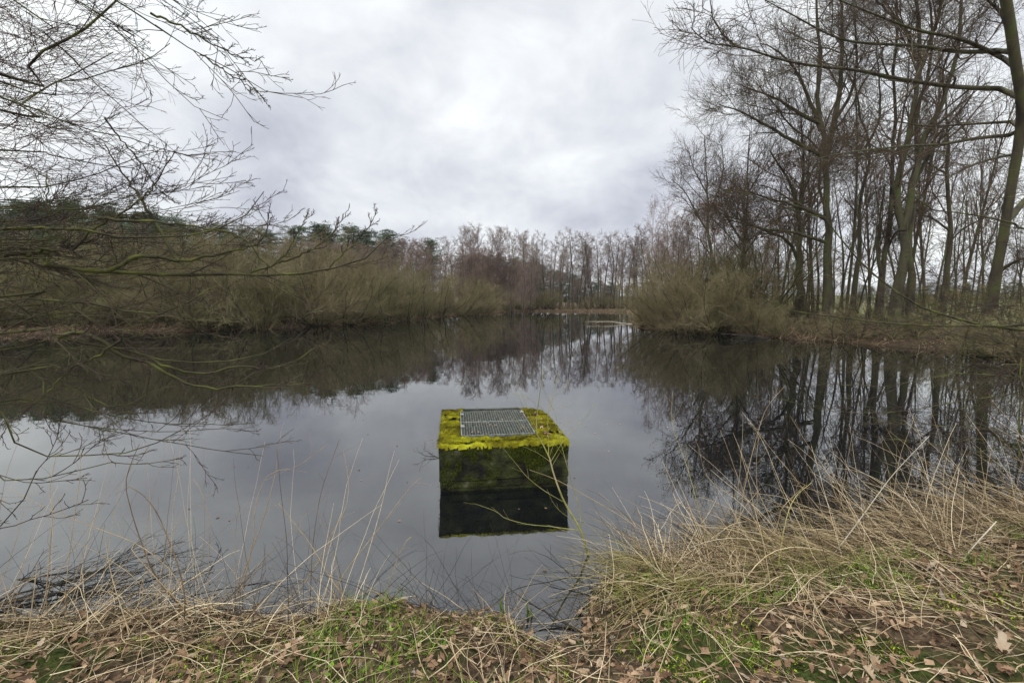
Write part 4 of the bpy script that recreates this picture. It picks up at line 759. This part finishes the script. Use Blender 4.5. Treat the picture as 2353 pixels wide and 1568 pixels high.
def big_leaf():
    b = atz(2300, 1535, .5); z = g1(b[0], b[1])+.05; e = leaf_mesh(np.array([[0, 0, 0.]]), np.array([.9]), np.array([.10]), np.array([2.2]), np.array([.3]), np.array([1.5]), np.array([.5]))
    o = link('curled_leaf', e.mesh('curled_leaf', material('bleached_leaf', [(.30, .21, .14), (.50, .42, .32)], 8), True), loc=(b[0], b[1], z)); tag(o, 'large bleached curled leaf lying on the litter near the right corner', 'leaf')
big_leaf()
# traced stems standing up from the bank (each one of its own)
def stem(name, pts, fn, Y0, Y1, r0, r1, mat, label, cat, specs=None, seed=0, m=18, group=None, parts=None):
    rng = np.random.default_rng(seed+900); P, R = trace(pts, Y0, Y1, m, r0, r1, fn)
    b = 0 if P[0][2] < P[-1][2] else -1
    if b == -1: P = P[::-1]; R = R[::-1].copy(); R = np.linspace(r0, r1, m)
    g = max(g1(P[0][0], P[0][1]), 0)-.02; org = np.array([P[0][0], P[0][1], g]); Q = P-org
    Q[0, 2] = min(Q[0, 2], 0)
    P[1:-1] += 0; e = link(name, None, loc=org); tag(e, label, cat, group)
    link('stalk', MB().tubes(Q, R, 6).mesh(name+'_stalk', MT[mat]), e)
    A, B_ = [Q], [R]
    for (pp, y0, y1, ra, rb) in (parts or []):
        p, r = trace(pp, y0, y1, m, ra, rb, fn); p = p-org; link('branch', MB().tubes(p, r, 5).mesh(name+'_branch', MT[mat]), e); A.append(p); B_.append(r)
    if specs:
        lv = grow(rng, np.array(A), np.array(B_), specs); link('crown', crown_mb(lv[1:], (3, 3, 3)).mesh(name+'_twig', MT[mat]), e)
    return e
side = [dict(k=5, t0=.35, ang=.6, rl=.16, n=4, w=.12, up=.02, rr=.5, rmin=.0007, slim=.006)]
sap = [(1600, 1568), (1530, 1340), (1400, 1120), (1330, 960), (1270, 780), (1240, 660), (1190, 570), (1130, 450), (1150, 200), (1180, 0), (1200, -120)]
stem('sapling', [(1760, 1770)]+sap, c5, 3.75, 3.95, .013, .0022, 'sapling', 'young green barked sapling growing from the bank in front of the concrete block', 'sapling',
     [dict(k=4, t0=.45, ang=.5, rl=.14, n=5, w=.08, up=.03, rr=.5, rmin=.0010, slim=.006)], 1,
     parts=[([(1240, 680), (1240, 560), (1235, 300), (1280, 150), (1310, 0), (1330, -80)], 3.87, 4.0, .005, .0015), ([(1530, 1340), (1510, 1130), (1430, 850), (1350, 550), (1300, 300), (1180, 50)], 3.8, 4.0, .004, .0013),
            ([(1500, 1335), (1250, 1300), (1050, 1280), (850, 1225), (780, 1170), (690, 1135), (590, 1100)], 3.8, 3.7, .0045, .0015), ([(1370, 1080), (1200, 980), (1050, 860), (950, 740), (850, 620)], 3.84, 3.9, .0032, .0012),
            ([(1460, 1250), (1330, 1150), (1260, 1050), (1240, 990)], 3.8, 3.8, .002, .001), ([(1250, 720), (1150, 650), (1000, 580)], 3.86, 3.8, .0022, .001), ([(1255, 730), (1400, 500), (1550, 350), (1640, 220)], 3.87, 4.0, .0024, .001),
            ([(1235, 300), (1130, 200), (1000, 140), (890, 105)], 3.95, 3.9, .0016, .0009), ([(1240, 260), (1350, 240), (1470, 210)], 3.95, 4.0, .0014, .0009), ([(1165, 540), (1080, 470), (980, 380), (900, 330)], 3.9, 3.9, .002, .001), ([(1250, 670), (1300, 540), (1400, 400), (1430, 330)], 3.9, 4.0, .0018, .001),
            ([(1290, 150), (1380, 60), (1440, -20)], 4, 4.1, .0016, .0009), ([(1135, 440), (1020, 160), (960, 0)], 3.9, 4.0, .002, .0009), ([(1120, 440), (990, 180), (920, 40)], 3.92, 4.1, .0018, .0009)])
stem('dead_stem', [(2060, 1330), (1820, 1170), (1560, 1020), (1300, 880), (1070, 795)], c5, 3.5, 3.4, .004, .0015, 'straw', 'long straight tan twig slanting left across the sapling', 'dead stem', None, 2)
L6 = [([(1150, 1060), (1120, 1030), (980, 900), (880, 760), (800, 560), (745, 380), (722, 250), (760, 120), (800, 30)], 2.7, 2.9, .0042, .0015, 'darkbr', 'dark upright stem rising straight to a thin tip on the left bank'),
      ([(1130, 1250), (1062, 1100), (1060, 900), (1020, 720), (960, 560), (900, 420), (820, 320), (735, 270)], 2.5, 2.8, .0038, .0016, 'darkbr', 'dark arching stem whose tip bends down to its straight neighbour'),
      ([(50, 1320), (150, 1150), (185, 950), (213, 720)], 2.2, 2.4, .0030, .0012, 'straw', 'pale curved straw stem standing near the left corner'),
      ([(670, 1340), (740, 1150), (700, 980), (640, 780), (600, 560)], 2.3, 2.6, .0030, .0012, 'straw', 'pale kinked straw stem left of the dark arching stems'),
      ([(1110, 1030), (1000, 780), (800, 610), (540, 505), (300, 410), (60, 290)], 2.7, 2.9, .0022, .0009, 'straw', 'long tan stem arching far left over the water'),
      ([(1350, 900), (1430, 680), (1520, 430), (1580, 200), (1610, 0)], 3.0, 3.1, .0034, .0010, 'straw', 'upright tan stem in the bundle left of the block'),
      ([(1380, 900), (1450, 600), (1460, 450), (1490, 300), (1560, 190), (1700, 160), (1880, 30)], 3.0, 3.2, .0030, .0009, 'straw', 'tan stem of the bundle that bows over to the right'),
      ([(1780, 1100), (1790, 700), (1820, 430), (1860, 250), (1950, 0)], 2.8, 3.0, .0022, .0010, 'darkbr', 'thin red brown stem between the bundle and the block'),
      ([(1560, 1060), (1650, 950), (1800, 750), (1930, 500), (1990, 380), (2000, 230), (1970, 60)], 2.8, 3.1, .0034, .0011, 'straw', 'yellowish stem curving up right with a hooked dry tip'),
      ([(2110, 1040), (2000, 930), (1900, 800), (1780, 600), (1640, 420), (1600, 370)], 2.75, 2.9, .0034, .0012, 'straw', 'thick tan stem crossing to the left below the block'),
      ([(1880, 1060), (1960, 800), (2100, 610), (2200, 480), (2353, 280), (2420, 220)], 2.75, 3.1, .0030, .0010, 'straw', 'yellow green stem slanting right towards the block'),
      ([(1350, 930), (1355, 700), (1355, 500), (1380, 380)], 3.0, 3.0, .0020, .0008, 'straw', 'short straight pale stem left of the bundle'),
      ([(370, 930), (400, 650), (430, 430), (460, 200), (460, 60)], 2.7, 2.9, .0020, .0009, 'straw', 'thin tan stalk in the middle of the left bank'),
      ([(260, 930), (290, 600), (300, 400), (285, 300), (320, 100)], 2.7, 2.9, .0026, .0010, 'straw', 'zigzag tan stalk near the left edge of the water'),
      ([(1190, 950), (1200, 650), (1200, 450), (1150, 290), (1110, 230)], 2.9, 3.0, .0016, .0007, 'straw', 'lone hair thin stalk standing in open water'),
      ([(1190, 1110), (1150, 1080), (1050, 960), (900, 800), (760, 640), (770, 600)], 2.6, 2.8, .0030, .0014, 'straw', 'pale broken stem leaning left under the dark arch'),
      ([(2215, 1050), (2220, 900), (2270, 720), (2330, 590), (2360, 560)], 2.75, 2.8, .0026, .0012, 'straw', 'pale stem by the green shoots in front of the block')]
MT['darkbr'] = material('dark_brown_stem', [(.10, .065, .04), (.20, .135, .08)], 8)
for i, (pts, y0, y1, r0, r1, mt, lab) in enumerate(L6): stem('dead_stem', pts, c6, y0, y1, r0*1.35, r1*1.2, mt, lab, 'dead stem', side, 20+i, group='dead stems on the near bank')
L8 = [([(1430, 1330), (1480, 1230), (1560, 1100), (1680, 900), (1830, 730)], 2.6, 3.2, .0060, .0040, 'paletwig', 'thick pale dead stick leaning right on the right bank'),
      ([(780, 1110), (900, 1000), (1040, 830), (1180, 640), (1300, 480), (1480, 290)], 3.1, 3.6, .0052, .0018, 'paletwig', 'long grey stick rising right across the tree reflections'),
      ([(1080, 720), (1000, 600), (950, 470), (850, 330), (760, 180)], 3.9, 4.1, .0036, .0012, 'straw', 'tan stem leaning left in front of the mirrored trunks'),
      ([(470, 1060), (500, 700), (540, 480), (590, 280), (640, 140), (730, 30)], 3.0, 3.4, .0026, .0009, 'straw', 'long smooth stalk curving up and right from the bank edge'),
      ([(575, 1030), (580, 850), (590, 620), (585, 430), (600, 280)], 3.3, 3.5, .0026, .0010, 'straw', 'upright tan stalk beside the long smooth one'),
      ([(680, 1090), (700, 950), (740, 720), (790, 600), (870, 530)], 3.0, 3.3, .0042, .0016, 'greenstraw', 'yellow hooked stalk bending right at half height'),
      ([(590, 920), (690, 760), (720, 660), (840, 540)], 3.4, 3.5, .0036, .0014, 'straw', 'kinked tan stalk crossing behind the yellow hooked one'),
      ([(350, 930), (280, 640), (220, 430), (150, 230), (150, 60)], 3.6, 3.9, .0030, .0010, 'greenstraw', 'yellow green stem at the left end of the right reeds'),
      ([(1010, 810), (800, 740), (600, 650), (350, 520), (280, 330)], 3.9, 3.9, .0030, .0010, 'straw', 'long stem leaning far left over the dark reflections'),
      ([(1290, 1240), (1210, 1120), (1150, 1000), (1040, 820), (960, 700)], 2.7, 3.2, .0034, .0014, 'straw', 'pale stem running up left from the leaf litter'),
      ([(205, 860), (210, 760), (220, 650), (240, 570)], 3.8, 3.8, .0026, .0014, 'blackstem', 'short black stalk standing in the water left of the reeds')]
for i, (pts, y0, y1, r0, r1, mt, lab) in enumerate(L8): stem('dead_stem', pts, c8, y0, y1, r0*1.2, r1*1.1, mt, lab, 'dead stem', side, 60+i, group='dead stems on the near bank')

# green iris shoots in the shallow edge
def c7(p): return (806+.3427*p[0], 1142+.3427*p[1])
for i, (x, y, n, h, lab) in enumerate([(75, 760, 4, .16, 'stubby dark based iris shoot, leftmost of the shoots in the water'), (325, 780, 3, .22, 'tall bright iris shoot beside the pale stem'), (300, 840, 3, .16, 'short broad iris shoot on the moss edge'),
                                       (1015, 810, 4, .20, 'iris shoot with one bent blade at the inlet'), (1205, 800, 3, .17, 'single upright iris shoot, rightmost by the inlet'), (770, 850, 3, .10, 'small iris shoot at the middle of the moss edge')]):
    b = atz(*c7((x, y)), 0.0); rng = np.random.default_rng(400+i); z = max(g1(b[0], b[1]), -.05); e = link('iris_shoot', None, loc=(b[0], b[1], z)); tag(e, lab, 'iris shoot', 'iris shoots along the water edge')
    for k in range(n):
        a = rng.uniform(-.25, .25, 2); hh = h*rng.uniform(.6, 1.1); zq = np.linspace(0, 1, 7); cx_ = rng.normal(0, .012); cy_ = rng.normal(0, .01)
        xx = cx_+a[0]*zq**1.5*hh; yy = cy_+a[1]*zq**1.5*hh; w = .009*np.sin(np.clip(1-zq, 0, 1)*1.45)**.7+.0005; th = .0015
        V = []
        for q in range(7): V += [(xx[q]-w[q], yy[q], zq[q]*hh), (xx[q], yy[q]-th, zq[q]*hh), (xx[q]+w[q], yy[q], zq[q]*hh), (xx[q], yy[q]+th, zq[q]*hh)]
        Q = [(q*4+j, q*4+(j+1) % 4, q*4+4+(j+1) % 4, q*4+4+j) for q in range(6) for j in range(4)]
        mb = MB(); mb.add(V, Q); link('blade', mb.mesh('iris_blade', MT['iris']), e)

# drowned branches and twigs
def drowned(name, px, Yd, az, L, r, label, seed, specs, mat='blackstem', up=0.0, k=1, z=.03, cat='fallen branch'):
    rng = np.random.default_rng(seed); b = atz(*px, 0); e = link(name, None, loc=(b[0], b[1], 0)); tag(e, label, cat)
    S = np.zeros((k, 3)); S[:, 2] = z-.03; a = rng.normal(az, .25, k); D = np.stack([np.cos(a), np.sin(a), np.full(k, .10)], 1); P = march(rng, S, D, L*rng.uniform(.7, 1.1, k), 12, .07, up)
    R = r*np.linspace(1, .2, 13)[None]*np.ones((k, 1)); lv = grow(rng, P, R, specs)
    for i, (p, q) in enumerate(lv): p[..., 2] = np.clip(p[..., 2], -.02, .22); lv[i] = (p, q)
    link('limb', MB().tubes(*lv[0], 6).mesh(name+'_limb', MT[mat]), e); link('crown', crown_mb(lv[1:], (4, 3, 3)).mesh(name+'_twig', MT[mat]), e)
dsp = [dict(k=9, t0=.1, ang=.55, asd=.2, rl=.45, n=6, w=.1, up=0, rr=.6, rmin=.0018, flat=.35), dict(k=6, t0=.2, ang=.5, rl=.5, n=4, w=.12, rmin=.0014, flat=.4)]
drowned('fallen_branch', (-60, 1400), 0, .25, 1.25, .008, 'black wet brushwood lying in the water by the left bank', 500, dsp, k=5)
drowned('fallen_branch', (40, 1330), 0, .15, 1.0, .006, 'thin black twig spray floating above the left brushwood', 501, dsp, k=3)
drowned('fallen_branch', (860, 1370), 0, .75, .55, .006, 'small forked black twig in the water left of the iris shoots', 502, [dict(k=5, t0=.3, ang=.7, rl=.35, n=5, w=.15, rmin=.0014, flat=.4)], k=1)
drowned('fallen_branch', (1400, 1380), 0, 2.25, .8, .006, 'forked black twigs reaching left from the sapling foot', 503, [dict(k=6, t0=.2, ang=.6, rl=.5, n=5, w=.12, rmin=.0014, flat=.5)], k=3)
drowned('fallen_branch', (1345, 1450), 0, 2.9, .6, .009, 'rotting twig lying in the muddy inlet', 504, [dict(k=5, t0=.1, ang=.7, rl=.4, n=4, w=.12, rmin=.0016, flat=.5)], k=2)
drowned('fallen_branch', (1010, 1052), 0, 2.6, .35, .004, 'twig scrap floating against the left side of the concrete block', 505, [dict(k=6, t0=.1, ang=.9, rl=.5, n=3, w=.2, rmin=.0014, flat=.3)], k=3)
drowned('fallen_branch', (1452, 744), 0, 3.1, 4.6, .04, 'long pale dead branch reaching into the water from the right point', 506, [dict(k=5, t0=.3, ang=.4, rl=.35, n=5, w=.08, rmin=.012, flat=.4)], mat='paletwig', k=2)
drowned('fallen_branch', (1770, 778), 0, 2.8, 3.0, .05, 'dark snag lying along the right bank waterline', 507, [dict(k=8, t0=.1, ang=.6, rl=.4, n=5, w=.1, rmin=.01, flat=.5)], k=3)

# shoreline fringe of the far banks
def fringe():
    rng = np.random.default_rng(600); seg = np.array(right[3:]+far+left[:2]); P = []
    d = np.diff(seg, axis=0); L = np.linalg.norm(d, axis=1); n = (L*26).astype(int)
    for a, dv, k in zip(seg[:-1], d, n): P.append(a+dv*rng.random((k, 1)))
    B = np.vstack(P); B = B+rng.normal(0, .55, B.shape); sd = sdist(B[:, 0], B[:, 1]); B = B[(sd > -.15)]; k = len(B)
    S = np.stack([B[:, 0], B[:, 1], np.maximum(gh(B[:, 0], B[:, 1]), 0)], 1); S = np.repeat(S, 2, 0)+rng.normal(0, .1, (2*k, 3))*(1, 1, 0); k *= 2
    D = rng.normal(0, .6, (k, 3))+(0, 0, .8); p = march(rng, S, D, rng.uniform(.2, .8, k), 3, .1, -.2); mb = MB(); mb.tubes(p, np.full((k, 4), .008)*np.linspace(1, .5, 4)[None]*rng.uniform(.6, 1.5, (k, 1)), 3, rng.random(k)*.75)
    tag(link('dead_grass', mb.mesh('bank_fringe', MT['straw'])), 'tan grass and roots fringing the far and side banks', 'dead grass', kind='stuff')
fringe()
def floor_leaves():
    rng = np.random.default_rng(610); n = 15000; x = rng.uniform(-45, 34, n); y = rng.uniform(8, 100, n); sd = sdist(x, y); m = (sd > .1) & (sd < 9); x, y = x[m], y[m]; k = len(x); C = np.stack([x, y, gh(x, y)+.03], 1)
    a = rng.normal(0, .09, (k, 3))*(1, 1, .4); c = rng.normal(0, .09, (k, 3))*(1, 1, .4); mb = MB(); mb.add(np.stack([C-a, C+c, C+a, C-c], 1).reshape(-1, 3), np.arange(4*k).reshape(-1, 4), None, np.repeat(rng.random(k)*.7, 4))
    tag(link('dead_leaves', mb.mesh('wood_litter', MT['leaf'], False)), 'fallen leaves under the trees of the side banks', 'leaves', kind='stuff')
floor_leaves()
def block_debris():
    rng = np.random.default_rng(640); A = atz(1222, 945, .56); B = atz(1258, 1000, .56); k = 46; t = rng.random((k, 1)); C = A+(B-A)*t+rng.normal(0, .025, (k, 3))*(1, 1, 0); C[:, 2] = .555+rng.random(k)*.02
    D = np.stack([rng.uniform(-.75, .5, 26), rng.uniform(5.5, 6.9, 26), np.full(26, .575)], 1); C = np.vstack([C, D]); k = len(C)
    mb = leaf_mesh(C, rng.random(k)*6.28, rng.uniform(.02, .055, k), rng.normal(0, .6, k), rng.normal(0, .3, k), rng.normal(0, .6, k), rng.random(k)*.8)
    tag(link('dead_leaves', mb.mesh('block_leaves', MT['leaf'], False)), 'leaf scraps lodged beside the grate on the concrete block', 'leaves', kind='stuff')
    k = 60; c = atz(990, 1022, 0); C = c+rng.normal(0, 1, (k, 3))*(.09, .16, 0); C[:, 2] = .004
    mb = leaf_mesh(C, rng.random(k)*6.28, rng.uniform(.008, .03, k), rng.uniform(0, .1, k), np.zeros(k), rng.uniform(0, .1, k), rng.random(k))
    tag(link('floating_debris', mb.mesh('floating_debris', MT['leaf'], False)), 'small scraps drifting against the left side of the block', 'debris', kind='stuff')
block_debris()
# a few leaves floating on the pond
def floaters():
    rng = np.random.default_rng(620); n = 60; x = rng.uniform(-4, 4, n*3); y = rng.uniform(2.8, 9, n*3); m = sdist(x, y) < -.1; x, y = x[m][:n], y[m][:n]; k = len(x)
    mb = leaf_mesh(np.stack([x, y, np.full(k, .004)], 1), rng.random(k)*6.28, rng.uniform(.02, .05, k), rng.uniform(0, .1, k), np.zeros(k), rng.uniform(0, .1, k), rng.random(k)*.8)
    tag(link('floating_leaves', mb.mesh('floating_leaves', MT['leaf'], False)), 'scattered small leaves floating on the near water', 'leaves', kind='stuff')
floaters()

# ------------------------------------------------------------------ beyond the right field: a rail fence and a house
def far_things():
    white = material('white_paint', [(.7, .7, .7), (.8, .8, .8)], 2); red = material('red_tile', [(.35, .10, .07), (.45, .14, .09)], 2)
    b = atd(2014, 690, 70); g = g1(b[0], b[1]); e = link('rail_fence', None, loc=(b[0], b[1], g)); tag(e, 'short white rail fence in the field behind the right bank trunks', 'fence')
    for z in (1.15, 1.6): link('rail', MB().box((0, 0, z), (4.2, .06, .12)).mesh('rail', white, False), e)
    for x in (-2.0, 0, 2.0): link('post', MB().box((x, .07, .85), (.12, .075, 1.7)).mesh('post', white, False), e)
    b = atd(2190, 690, 230); g = g1(b[0], b[1]); e = link('house', None, loc=(b[0], b[1], g)); tag(e, 'small distant house with a red roof behind the right bank trees', 'house')
    link('wall', MB().box((0, 0, 1.4), (9, 7, 2.8)).mesh('wall', white, False), e)
    mb = MB(); mb.add([(-4.9, -3.9, 2.7), (4.9, -3.9, 2.7), (4.9, 3.9, 2.7), (-4.9, 3.9, 2.7), (-4.9, 0, 5.4), (4.9, 0, 5.4)], [(0, 1, 5, 4), (2, 3, 4, 5), (0, 3, 2, 1)], [(0, 4, 3), (1, 2, 5)])
    link('roof', mb.mesh('roof', red, False), e)
    for x in (-2.5, 2.2): link('window', MB().box((x, -3.53, 1.5), (1.2, .06, 1.1)).mesh('window', MT['blackstem'], False), e)
far_things()

# ------------------------------------------------------------------ damp air
def haze():
    mb = MB(); mb.box((0, 130, 12), (420, 300, 30)); m = bpy.data.materials.new('damp_air'); m.use_nodes = True; t = m.node_tree; t.nodes.clear()
    o = t.nodes.new('ShaderNodeOutputMaterial'); v = t.nodes.new('ShaderNodeVolumePrincipled'); v.inputs['Density'].default_value = .0002; v.inputs['Color'].default_value = (.93, .93, .96, 1); v.inputs['Anisotropy'].default_value = .2
    t.links.new(v.outputs[0], o.inputs['Volume']); tag(link('haze', mb.mesh('haze', m, False)), 'thin damp air over the pond', kind='stuff')
haze()
